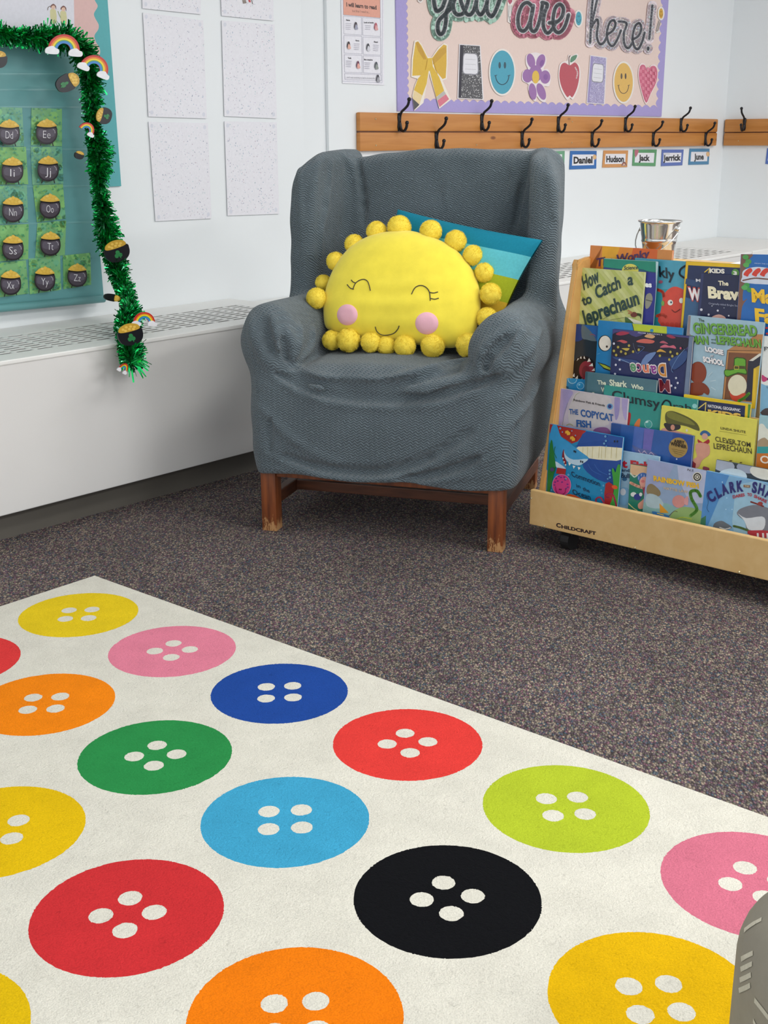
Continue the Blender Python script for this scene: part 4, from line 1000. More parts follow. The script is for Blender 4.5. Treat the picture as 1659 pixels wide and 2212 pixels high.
def thread(name, pts, w):
    P = [onsurf(SB, x, y, .0012) for x, y in smooth(ZL(pts), 8)]; P = [p for p in P if p is not None]
    m = MB(); m.tube(P, w, 6); return m.build(name, M['thread'], sun_, smooth=True)
for nme, curves in (('stitched_eye', [[(588, 728), (600, 700), (622, 684), (645, 681), (662, 695), (673, 735)], [(602, 698), (588, 692), (580, 683)], [(592, 728), (575, 722), (560, 705)]]),
                    ('stitched_eye', [[(872, 752), (888, 722), (912, 710), (938, 716), (958, 740), (963, 783)], [(960, 743), (980, 746), (1000, 741)], [(963, 772), (985, 776), (1004, 771)]]),
                    ('stitched_mouth', [[(696, 910), (704, 932), (724, 948), (752, 951), (785, 942), (805, 922), (812, 905)]])):
    m = MB()
    for cv in curves:
        P = [onsurf(SB, x, y, .0011) for x, y in smooth(ZL(cv), 8)]; P = [p for p in P if p is not None]; m.tube(P, .0013, 6)
    m.build(nme, M['thread'], sun_, smooth=True)
M['cheek'] = solid('pink_felt', 'efb8c6', .9, bump=.2)
for (x, y, rx, ry, r_) in ((561, 852, 49, 50, -25), (946, 893, 55, 53, -10)):
    vs = [onsurf(SB, *ZL([(x, y)])[0], .0016)]; fs = []; nn_ = 36
    for ring in (.5, 1.0, 1.03):
        for k in range(nn_):
            t = 2*math.pi*k/nn_; vs.append(onsurf(SB, *ZL([(x+rx*ring*math.cos(t), y+ry*ring*math.sin(t))])[0], .0016 if ring <= 1 else -.0005))
    fs = [(0, 1+k, 1+(k+1) % nn_) for k in range(nn_)]+[(1+nn_*i+k, 1+nn_*(i+1)+k, 1+nn_*(i+1)+(k+1) % nn_, 1+nn_*i+(k+1) % nn_) for i in range(2) for k in range(nn_)]
    mk('pink_cheek', vs, [f[::-1] for f in fs], M['cheek'], sun_, smooth=True)
def pommesh():
    bm = bmesh.new(); bmesh.ops.create_icosphere(bm, subdivisions=4, radius=1)
    rd = random.Random(9); vs = [v.co*(.95+.035*noise.noise(v.co*3)+rd.uniform(-.006, .006)) for v in bm.verts]; fs = [tuple(v.index for v in f.verts) for f in bm.faces]; bm.free()
    for i in range(5200):
        z = rd.uniform(-1, 1); a = rd.uniform(0, 6.283); s = math.sqrt(1-z*z); dv = Vector((s*math.cos(a), s*math.sin(a), z))
        j = Vector((rd.uniform(-1, 1), rd.uniform(-1, 1), rd.uniform(-1, 1)))*.28; t = dv.orthogonal().normalized(); t = (t*math.cos(a*3)+dv.cross(t)*math.sin(a*3))*.013
        b0 = dv*.88; tip = (dv+j*.5).normalized()*rd.uniform(1.0, 1.09); o = len(vs); vs += [b0+t, b0-t, tip-t*.4, tip+t*.4]; fs.append((o, o+1, o+2, o+3))
    me = bpy.data.meshes.new('pompom'); me.from_pydata([tuple(v) for v in vs], [], fs); me.materials.append(M['fluff']); me.polygons.foreach_set('use_smooth', [True]*len(me.polygons)); return me
pm_ = pommesh()
for i, (x, y, r_, dz) in enumerate([(413, 772, 51, .03), (445, 697, 40, -.03), (505, 593, 46, 0), (595, 510, 48, 0), (703, 450, 51, 0), (812, 430, 59, 0), (965, 448, 55, 0), (1086, 495, 54, 0), (1170, 565, 51, 0), (1225, 648, 49, 0), (1255, 750, 53, .015),
        (1238, 868, 52, .01), (1205, 952, 42, -.02), (1146, 1000, 60, .035), (975, 1001, 59, .03), (840, 1003, 54, .03), (750, 1000, 48, .02), (675, 985, 50, .035), (567, 975, 58, .035), (487, 975, 48, .02)]):
    p = SP.hit(*ZL([(x, y)])[0], dz); o = link('pompom', pm_, sun_, p-world_base(sun_)); dist = (p-CAM).dot(FW); s = r_/2.2419/F*dist*.965; o.scale = (s, s, s); o.rotation_euler = (i*1.3, i*2.1, i*.7)
# ------------------------------------------------------------------ book display stand
SX = -N; SYd = U                                           # along the front, and back into the stand
SO3 = Pl(Z*.06, Z).hit(1143, 1132); SO3.z = 0
def SL(x, y, z): return SO3+SX*x+SYd*y+Z*z
SLOPE = .205; SLEN = .92
def stand():
    r = empty('book_display_stand', SL(SLEN/2, .15, 0), 'slanted birch book display stand on black casters full of picture books', 'book stand')
    prof = [(.012, .062), (.012, .13), (.031, .145), (.141, .672), (.150, .695), (.170, .712), (.2, .716), (.335, .716), (.36, .70), (.375, .062)]
    for x0 in (.004, SLEN-.02):
        m = MB(); m.prism([SL(x0, y, z) for y, z in smooth(prof[2:6], 4)+[SL_ for SL_ in prof[6:]]+prof[:2]], SX*.016)
        ob = m.build('side_panel', M['birch_edge'], r)
        bm = bmesh.new(); bm.from_mesh(ob.data); bmesh.ops.recalc_face_normals(bm, faces=bm.faces); bmesh.ops.bevel(bm, geom=[e for e in bm.edges if len(e.link_faces) == 2 and e.calc_face_angle(0) > 1.2], offset=.003, segments=2, affect='EDGES'); bm.to_mesh(ob.data); bm.free()
    m = MB(); m.box(SO3, SX, SYd, Z, (0, 0, .06), (SLEN, .014, .152), .0025); fb = m.build('front_board', M['birch'], r)
    a = Art(Pl(SL(0, 0, 0), -SYd), off=.0002); a.view(1160, 880, 6.381); vt = (-.02, -1)
    def smallcaps(t, x0, y0, x1, y1): a.text(t, (x0, y0), (x1, y1), 46, '2b1216', .045, up=vt)
    a.text('C', (265, 1648), (328, 1658), 58, '2b1216', .045, up=vt); a.text('HILDCRAFT', (335, 1664), (815, 1760), 46, '2b1216', .045, up=vt); a.build('lettering', M['paper'], fb)
    for px, py in ((1148, 1076), (1176, 1136), (1372, 1183), (1597, 1236)):
        m = MB(); m.ball(Pl(SL(0, 0, 0), -SYd).hit(px, py), .0032, 1); m.build('screw', M['screw'], r)
    for i, L in enumerate((-.3, 3.85, 9.85, 13.85)):          # shelf ledges and dividers behind each tier
        zb = (.072, .195, .325, .447)[i]; y = ystand(zb, L)
        m = MB(); m.box(SO3, SX, SYd, Z, (.0205, y+.001, zb-.010), (SLEN-.0205, (.0675, .121, .154, .2)[i], zb-.001)); m.build('shelf', M['birch'], r)
    for zb, L, hh in ((.075, 3.75, .155), (.2, 9.75, .19), (.33, 13.75, .17)):
        y = ystand(zb, L); s_ = .006
        m = MB(); m.prism([SL(.0215, ystand(zb, L), zb), SL(SLEN-.0215, ystand(zb, L), zb), SL(SLEN-.0215, ystand(zb+hh, L), zb+hh), SL(.0215, ystand(zb+hh, L), zb+hh)], SYd*.004); m.build('divider', M['birch'], r)
    m = MB(); zb = .447; L = 19.4; m.prism([SL(.0205, ystand(zb, L), zb), SL(SLEN-.0205, ystand(zb, L), zb), SL(SLEN-.0205, ystand(.7, L), .7), SL(.0205, ystand(.7, L), .7)], SYd*.006); m.build('back_panel', M['birch'], r)
    m = MB(); m.box(SO3, SX, SYd, Z, (.0205, ystand(.7, 19.4), .697), (SLEN-.0205, .37, .709), .002); m.build('top_board', M['birch'], r)
    m = MB(); m.box(SO3, SX, SYd, Z, (.0205, .35, .08), (SLEN-.0205, .362, .697)); m.build('rear_panel', M['birch'], r)
    m = MB(); m.box(SO3, SX, SYd, Z, (.0205, .015, .062), (SLEN-.0205, .365, .074)); m.build('bottom_board', M['birch'], r)
    for x, y in ((.09, .05), (SLEN-.09, .05), (.09, .32), (SLEN-.09, .32)):
        m = MB(); m.tube([SL(x-.012, y, .026), SL(x+.012, y, .026)], .0255, 20); m.box(SO3, SX, SYd, Z, (x-.018, y-.014, .04), (x+.018, y+.014, .062), .003); m.build('caster', M['plastic'], r)
    return r
BS = .04                                                   # the books lean back only slightly
def ystand(z, L):
    k = 0 if L < 3.9 else 1 if L < 9.9 else 2 if L < 13.9 else 3
    return (.040, .076, .126, .160)[k]+(L-(.5, 4.5, 10.5, 14.5)[k])*.0085+BS*(z-(.074, .197, .327, .449)[k])
_bn = (-SYd+Z*BS).normalized()
stand()
TIER = (.074, .197, .327, .449)
books = 0
def book(L, tier, TL, TR, col, label, art=None, thick=.0066, spine=None, pages='ece8dc', mat='gloss', view=None, hgt=None, lift=0.0):
    zb = TIER[tier]; pl = Pl(SL(0, ystand(zb, L), zb), _bn)
    a3, b3 = pl.hit(*TL), pl.hit(*TR); ex = (b3-a3).normalized(); dn = ex.cross(_bn).normalized()
    if dn.z > 0: dn = -dn
    wd_ = (b3-a3).length; h = hgt or (min(a3.z, b3.z)-zb-.0015)/(-dn.z)
    o = a3+dn*h; up = -dn; r = empty('picture_book', o+ex*wd_/2, label, 'book', 'picture books on the display stand')
    cv = MB(); cv.col = lin(col)
    cv.box(o, ex, up, _bn, (0, 0, -.0011), (wd_, h, 0)); cv.box(o, ex, up, _bn, (0, 0, -thick), (wd_, h, -thick+.0011))
    cv.box(o, ex, up, _bn, (-.0006, 0, -thick), (.0009, h, 0))
    if spine: pass
    ca = Art(pl, view or (0, 0, 1)); ca.off = .0001
    cor = [proj(o+up*h), proj(o+ex*wd_+up*h), proj(o+ex*wd_), proj(o)]; ca.clip = cor
    tl = Art(pl, view or (0, 0, 1)); tl.off = .0042*0+.0016; tl.clip = cor
    g = lambda u, v: tuple(sum(w*c[k] for w, c in zip(((1-u)*(1-v), u*(1-v), u*v, (1-u)*v), cor)) for k in (0, 1))
    if art: art(ca, tl, g)
    cv.v += []; off = len(cv.v); cv.v += ca.mb.v; cv.f += [tuple(i+off for i in f) for f in ca.mb.f]; cv.c += ca.mb.c
    cv.build('cover', M[mat], r, cols=True)
    pg = MB(); pg.col = lin(pages); pg.box(o, ex, up, _bn, (.0009, .0015, -thick+.0012), (wd_-.0015, h-.0012, -.0012)); pg.build('page_block', M['paper'], r, cols=True)
    # lines of lettering that stand apart become separate parts
    pc = [[q-o for q in (tl.mb.v[i] for i in f)] for f in tl.mb.f]; bx = [[[min(q.dot(ex) for q in P)-.011, min(q.dot(up) for q in P)-.011, max(q.dot(ex) for q in P)+.011, max(q.dot(up) for q in P)+.011], [i]] for i, P in enumerate(pc)]
    cl_ = []
    for b_, ids in bx:
        hit = [c_ for c_ in cl_ if not (c_[0][2] < b_[0] or b_[2] < c_[0][0] or c_[0][3] < b_[1] or b_[3] < c_[0][1])]
        for c_ in hit:
            cl_.remove(c_); b_ = [min(b_[0], c_[0][0]), min(b_[1], c_[0][1]), max(b_[2], c_[0][2]), max(b_[3], c_[0][3])]; ids = ids+c_[1]
        cl_.append([b_, ids])
    for b_, ids in cl_:
        k = MB()
        for i in sorted(ids):
            k.col = tl.mb.c[i]; f = tl.mb.f[i]; k.add([tl.mb.v[j] for j in f], [tuple(range(len(f)))])
        k.build('title_lettering', M[mat], r, cols=True)
    return r
VA = (1180, 440, 3.4635); VB = (1180, 680, 6.9125); VC = (1400, 680, 6.405); VD = (1160, 880, 6.381); VE = (1380, 880, 5.265)
UPB = (-.06, -1)
# --- top tier
def b_orange(a, t, g):
    a.view(*VA); a.poly([(330, 300), (420, 300), (420, 420), (320, 480), (310, 700), (300, 700)], 'd2813c'); a.poly([(420, 300), (560, 305), (480, 520), (410, 520)], 'e4a61c'); a.poly([(560, 300), (660, 300), (600, 520), (480, 520)], 'dd8524'); a.poly([(660, 300), (840, 320), (820, 520), (600, 520)], 'd05e1e'); a.poly([(835, 320), (950, 330), (950, 520), (820, 520)], 'c98342')
    t.view(*VA); t.text('The Wonky', (372, 470), (770, 400), 62, '4a2150', .03, up=(.06, -1))
book(18.6, 3, (1276, 530), (1453, 541), 'd2742c', 'orange and yellow picture book standing tallest in the back row in front of the pail', b_orange, pages='e8ddc8')
def b_octo(a, t, g):
    a.view(*VA); a.poly([(660, 400), (1060, 430), (1060, 640), (660, 640)], '4a9cb4'); a.poly([(660, 640), (1060, 640), (1060, 1000), (660, 1000)], '2f8f98')
    a.poly([(850, 900), (860, 790), (880, 680), (940, 625), (1000, 630), (1060, 690), (1080, 920)], 'd94a38', 4); a.line([(820, 640), (870, 660), (880, 700)], 22, 'd04632', 3); a.line([(830, 840), (870, 830), (900, 850)], 24, 'd04632', 3)
    for x in (870, 905, 940, 975, 1010): a.ell(x, 905, 16, 18, 'c8402e')
    a.ell(928, 740, 20, 21, 'f0ede4'); a.ell(934, 738, 7, 8, '2a4a5a'); a.ell(1010, 725, 16, 20, 'f0ede4'); a.line([(940, 795), (965, 812), (1000, 790)], 8, '8a2a20', 3); a.ell(872, 745, 12, 20, '7aa852'); a.ell(856, 585, 16, 12, 'a2546a')
    t.view(*VA); t.text('kly', (846, 545), (962, 570), 82, '16222c', .02, up=UPB); t.line([(1045, 462), (1005, 490), (1000, 530), (1040, 560)], 14, '16222c', 4)
book(17.5, 3, (1372, 557), (1496, 566), '4a9cb4', 'turquoise book with a smiling red octopus in the back row', b_octo)
def b_ngw(a, t, g):
    a.view(*VA); a.poly([(1040, 430), (1460, 450), (1460, 1000), (990, 1000)], 'e2b912'); a.poly([(1062, 460), (1450, 480), (1450, 1000), (1015, 1000)], '1d2c54'); a.poly([(1040, 700), (1180, 740), (1180, 1000), (1020, 1000)], '38618a'); a.poly([(1045, 560), (1200, 590), (1200, 640), (1040, 600)], '2b4670')
    a.ell(1415, 520, 28, 32, '5b9a3c'); a.line([(1185, 512), (1222, 482), (1215, 520)], 7, 'e4c23a')
    t.view(*VA); t.text('KIDS', (1222, 516), (1335, 521), 32, 'e8e4d8', .05, up=UPB); t.text('NATIONAL GEOGRAPHIC', (1222, 494), (1335, 499), 8, 'd8d8dc', 0, up=UPB); t.text('3', (1400, 530), (1428, 533), 26, 'f0f0e8', .05, up=UPB)
    t.text('M', (1120, 583), (1155, 586), 22, 'e8e8ee', .03, up=UPB); t.text('W', (1060, 715), (1165, 728), 92, 'c8504a', .09, up=UPB); t.text('W', (1066, 712), (1159, 724), 84, 'f2eeee', .05, up=UPB)
book(16.5, 3, (1482, 564), (1601, 571), '20305a', 'yellow-framed navy animal magazine-style book behind the small navy one', b_ngw)
def b_sci(a, t, g):
    a.view(*VA); a.poly([(430, 400), (830, 430), (830, 520), (700, 495), (600, 505), (430, 480)], '13846c'); a.poly([(430, 480), (600, 500), (690, 500), (830, 520), (830, 950), (430, 950)], '252a86'); a.line([(430, 476), (560, 492), (700, 492), (760, 508), (830, 516)], 7, '1c4a6a', 3)
    a.ell(628, 500, 62, 50, 'd8cf5c'); a.poly([(745, 690), (780, 670), (796, 715), (770, 775), (742, 780)], '8f8f80', 3); a.line([(748, 720), (790, 730)], 6, '4a4a48')
    a.poly([(820, 428), (834, 430), (834, 920), (822, 920)], 'b9d6dc'); a.line([(432, 409), (832, 431)], 6, 'a8d4cc')
    t.view(*VA); t.text('Science', (580, 495), (685, 490), 30, '1d3a4a', .02, up=(.1, -1)); t.text('es', (738, 622), (790, 625), 40, 'eef2f4', .05, up=UPB)
book(15.5, 3, (1305, 558), (1421, 565), '1f6f78', 'green and deep blue book with a yellow round badge in the back row', b_sci, pages='dfe8ea')
def b_brav(a, t, g):
    a.poly([g(0, 0), g(1, 0), g(1, 1), g(0, 1)], '1b2347'); a.poly([g(0, 0), g(.05, 0), g(.05, 1), g(0, 1)], '2c3560'); a.view(*VA)
    for x, y, r in ((1160, 793, 10), (1283, 800, 8), (1215, 830, 8), (1365, 838, 6), (1240, 765, 4), (1390, 700, 4), (1330, 780, 3)): a.ell(x, y, r, r, 'd8d8e0', n=12)
    a.poly([(1235, 850), (1290, 828), (1340, 850), (1330, 880), (1240, 880)], 'd8a89a', 3)
    t.view(*VA); t.text('The', (1288, 610), (1364, 613), 34, 'efe6c8', .035, up=UPB); t.text('Brave', (1212, 702), (1500, 722), 84, 'f2e9c6', .05, up=UPB); t.text('Originally titled Bright Stars', (1216, 752), (1450, 772), 14, 'a9aec2', 0, up=UPB)
book(15.5, 3, (1515, 590), (1622, 597), '1b2347', 'navy book with cream title and white dots like stars, back row', b_brav)
def b_catch(a, t, g):
    a.poly([g(0, 0), g(1, 0), g(1, 1), g(0, 1)], 'c5ca7c'); a.view(*VA)
    for k in range(16): a.poly([(200+k*62-300, 470), (228+k*62-300, 470), (228+k*62+60, 920), (200+k*62+60, 920)], 'b4bd62' if k % 2 else 'cdd18c')
    a.poly([(640, 905), (600, 850), (640, 860), (700, 880), (735, 900), (735, 930), (640, 930)], 'e8e2c8', 3); a.line([(672, 828), (705, 835), (725, 880), (735, 905)], 20, '4a5a2c', 3); a.ell(655, 830, 25, 20, '6e2f20'); a.line([(612, 800), (640, 815), (615, 820)], 10, 'c88a60', 3); a.poly([(590, 845), (640, 880), (655, 905), (600, 905)], '4a6a34', 3); a.line([(425, 862), (515, 815), (575, 812)], 2.5, '6f6f48'); a.line([(480, 870), (560, 855), (620, 850)], 2.5, '6f6f48')
    t.view(*VA); up = (-.28, -1)
    t.text('How', (280, 645), (400, 580), 105, '22403c', .03, up=(-.2, -1)); t.text('to', (275, 765), (345, 738), 75, '22403c', .03, up=up); t.text('Catch', (375, 712), (560, 628), 95, '22403c', .03, up=(-.2, -1)); t.text('a', (608, 608), (650, 606), 88, '22403c', .03, up=(0, -1))
    t.text('leprechaun', (290, 905), (700, 748), 108, '22403c', .03, up=(-.25, -1))
book(14.5, 3, (1238, 577), (1393, 588), 'c5ca7c', 'pale lime book with dark curly title at the left end of the back row', b_catch)
def b_mafa(a, t, g):
    a.poly([g(0, 0), g(1, 0), g(1, 1), g(0, 1)], '1f66b0'); a.view(1590, 540, 4.097)
    a.poly([(40, 30), (150, 40), (110, 90), (85, 160), (95, 250), (65, 350), (60, 450), (100, 430), (55, 500), (35, 640), (-10, 640), (20, 330), (45, 60)], '7a5648', 3)
    a.poly([(60, 190), (100, 165), (180, 150), (283, 160), (400, 200), (400, 300), (70, 290), (55, 240)], 'cfd6e4', 3); a.line([(60, 270), (160, 250), (240, 255), (400, 270)], 12, '7a5040', 3)
    for x, y in ((110, 205), (185, 205), (255, 205), (330, 210)): a.poly([(x-45, y+10), (x-15, y-30), (x+20, y-45), (x+35, y-20), (x+5, y+10), (x-5, y+30), (x-25, y+25)], 'd23c2a', 3)
    for x, y, c in ((110, 100, '4a9a4a'), (90, 130, '5aa850'), (95, 310, '3f9848'), (120, 350, '3f9848'), (75, 330, '58aa58'), (85, 60, '4a9a4a')): a.poly([(x-30, y), (x-5, y-20), (x+25, y-8), (x+20, y+20), (x-10, y+24)], c, 2)
    for x, y in ((270, 690), (275, 740)): a.ell(x, y, 12, 9, 'd24a42')
    t.view(1590, 540, 4.097); t.text('Ma', (140, 455), (335, 478), 118, 'f2c228', .045, up=UPB); t.text('Fa', (170, 632), (340, 652), 118, 'f2c228', .045, up=UPB); t.text('FROM THE CREATORS OF', (165, 122), (400, 135), 9, 'c8d8ec', 0, up=UPB)
book(14.5, 3, (1601, 549), (1706, 551), '2f6fb8', 'bright blue book with brown tree and red birds, right end of the back row', b_mafa)
# --- third tier
def b_shark(a, t, g):
    a.poly([g(0, 0), g(1, 0), g(1, 1), g(0, 1)], '20303c'); a.view(*VB); a.poly([(310, 125), (520, 140), (540, 370), (400, 400), (300, 420), (290, 300)], '123a7c', 2); a.poly([(520, 140), (790, 165), (790, 400), (740, 390), (640, 240), (540, 150)], '2260a4'); a.poly([(530, 150), (600, 185), (690, 280), (745, 395), (600, 370), (530, 340)], '5e6f78', 2)
    a.poly([(330, 575), (250, 640), (240, 900), (430, 930), (420, 600)], '3e4c54', 2); a.ell(560, 800, 178, 185, '150d12'); a.ell(600, 830, 110, 140, '8a2a3a'); a.ell(590, 850, 60, 90, '6e1f2e')
    for P in ([(455, 690), (470, 650), (490, 655)], [(500, 650), (520, 615), (530, 655)], [(555, 650), (565, 612), (585, 660)], [(610, 705), (640, 645), (665, 695)], [(635, 765), (690, 720), (700, 768)], [(675, 835), (720, 795), (725, 840)], [(390, 920), (420, 870), (425, 930)], [(430, 950), (470, 905), (475, 980)], [(520, 985), (535, 945), (548, 990)]): a.poly(P, 'e8e6de')
    for x, y, r in ((303, 375, 14), (316, 430, 10), (346, 468, 16), (362, 520, 11), (396, 545, 8), (404, 585, 7)): a.ell(x, y, r, r, 'c8d6e8', n=12)
    a.line([(650, 300), (700, 290), (735, 320)], 6, 'c04a58', 2)
book(12.5, 2, (1224, 698), (1310, 706), '1b2f48', 'dark book showing a wide open toothy shark mouth, left end of the third row', b_shark)
def b_bird(a, t, g):
    a.poly([g(0, 0), g(1, 0), g(1, 1), g(0, 1)], '2480ba'); a.view(*VB); a.poly([(1280, 110), (1800, 150), (1800, 300), (1310, 260), (1295, 190)], 'b7c72e'); a.line([(1278, 120), (1300, 200), (1310, 260)], 9, '15161c'); a.ell(875, 425, 100, 122, '14181e'); a.ell(878, 425, 90, 112, 'ece6d8'); a.ell(905, 475, 16, 17, '3a3028')
    a.poly([(762, 705), (880, 740), (1000, 800), (1000, 860), (860, 810)], '14181e'); a.poly([(785, 722), (880, 755), (1000, 815), (1000, 842), (860, 790)], 'a9b834'); a.ell(1575, 235, 26, 24, '2c86b4'); a.line([(760, 590), (800, 575)], 4, '7ab4dc')
book(11.5, 2, (1293, 692), (1475, 709), '2480ba', 'sky blue book with a big round white eye and lime corner, third row', b_bird, pages='dfe6e8')
def b_white(a, t, g):
    a.poly([g(0, 0), g(1, 0), g(1, 1), g(0, 1)], 'e2e4e0'); a.view(1590, 540, 4.097); a.poly([(190, 1190), (230, 1185), (283, 1200), (420, 1180), (420, 1450), (180, 1450)], '7fb4d4', 3); a.poly([(230, 1420), (300, 1395), (420, 1440), (420, 1470), (230, 1460)], '4a4248', 2); a.poly([(228, 1105), (255, 1120), (283, 1140), (258, 1165), (230, 1160)], 'c23a72', 2); a.ell(290, 1142, 16, 14, '5a3a62')
    t.view(1590, 540, 4.097); t.text('FY', (250, 893), (310, 897), 38, '33383c', .02, up=UPB); t.text('L', (272, 1222), (285, 1223), 18, '5a5a5a', 0, up=UPB)
book(12.5, 2, (1648, 726), (1715, 728), 'e2e4e0', 'white book with a pale blue wave showing only its left edge, third row', b_white)
def b_ginger(a, t, g):
    a.poly([g(0, 0), g(1, 0), g(1, 1), g(0, 1)], '9dbccb'); a.view(*VC); a.poly([(530, 5), (592, 12), (575, 260), (610, 300), (560, 720), (540, 1130), (500, 1130)], '8b8080')
    a.poly([(1095, 490), (1240, 400), (1330, 400), (1490, 270), (1640, 270), (1560, 1230), (1030, 1165)], 'b98350'); a.poly([(1120, 520), (1570, 540), (1540, 1200), (1060, 1170)], '7a4e33'); a.line([(1095, 490), (1570, 500)], 7, '4a2e1c'); a.line([(1095, 490), (1030, 1165)], 6, '4a2e1c'); a.line([(1120, 520), (1060, 1170)], 5, '4a2e1c')
    a.poly([(1390, 640), (1540, 535), (1572, 535), (1572, 570), (1450, 640)], 'd8d4c8'); a.poly([(1385, 635), (1450, 640), (1565, 560), (1500, 1200), (1350, 1190)], '2b2b3a'); a.poly([(1460, 745), (1560, 690), (1570, 720), (1500, 1300), (1430, 1290)], 'c7a838'); a.poly([(1460, 745), (1500, 748), (1470, 1300), (1430, 1290)], 'e0bb2c')
    # plain stand-ins for the two drawn figures: a round brown cookie shape and a green brimmed hat over an oval
    a.ell(690, 800, 118, 152, '6e301c'); a.ell(690, 800, 112, 146, '8a3d24'); a.poly([(570, 960), (700, 930), (790, 960), (850, 1040), (830, 1110), (770, 1080), (740, 1110), (580, 1110)], '83391f', 3)
    a.ell(1235, 980, 130, 150, 'ded8bc'); a.poly([(1125, 1040), (1150, 1100), (1230, 1120), (1330, 1080), (1345, 1150), (1240, 1200), (1150, 1160)], 'c8432a', 3)
    a.poly([(1050, 790), (1070, 755), (1180, 750), (1190, 600), (1270, 590), (1355, 615), (1350, 740), (1365, 770), (1360, 830), (1240, 810), (1110, 860), (1060, 840)], '2c5a1c', 2); a.poly([(1060, 790), (1080, 765), (1190, 762), (1200, 615), (1270, 603), (1345, 625), (1340, 750), (1355, 778), (1350, 815), (1240, 795), (1110, 845), (1070, 830)], '68a830', 2); a.poly([(1180, 700), (1340, 710), (1340, 750), (1185, 745)], '4f4a24'); a.line([(1195, 705), (1255, 710), (1250, 755), (1190, 750)], 7, 'c8b040', closed=True)
    a.line([(1255, 1190), (1330, 1150), (1395, 1090)], 40, '5a9a2c', 3)
    for x0, y0, x1, y1 in ((835, 850, 890, 790), (860, 920, 940, 905), (870, 1000, 935, 1040)): a.line([(x0, y0), (x1, y1)], 9, 'c2d6de')
    t.view(*VC); up = (-.1, -1)
    t.text('The', (700, 88), (778, 100), 42, '2f4a2c', .02, up=up)
    for dx, dy, c in ((7, 7, '2a4426'), (0, 0, '6aa63c')):
        t.text('GINGERBREAD', (628+dx, 248+dy), (1510+dx, 290+dy), 145, c, .035, up=up); t.text('MAN', (608+dx, 395+dy), (835+dx, 405+dy), 112, c, .035, up=up); t.text('LEPRECHAUN', (945+dx, 398+dy), (1560+dx, 452+dy), 112, c, .035, up=up)
    t.text('and', (872, 352), (940, 356), 26, '3c5a3c', .02, up=up); t.text('the', (872, 398), (935, 402), 28, '3c5a3c', .02, up=up)
    for dx, dy, c in ((5, 6, '4a3a4a'), (0, 0, 'f0ecec')):
        t.text('LOOSE', (792+dx, 500+dy), (1045+dx, 555+dy), 66, c, .06, up=up); t.text('AT', (862+dx, 580+dy), (905+dx, 585+dy), 26, c, .03, up=up); t.text('SCHOOL', (762+dx, 645+dy), (1052+dx, 705+dy), 72, c, .06, up=up)
book(11.5, 2, (1487, 681), (1651, 697), '9dbccb', 'pale blue book with chunky green title and a green hat, third row', b_ginger, pages='e6e6e2')
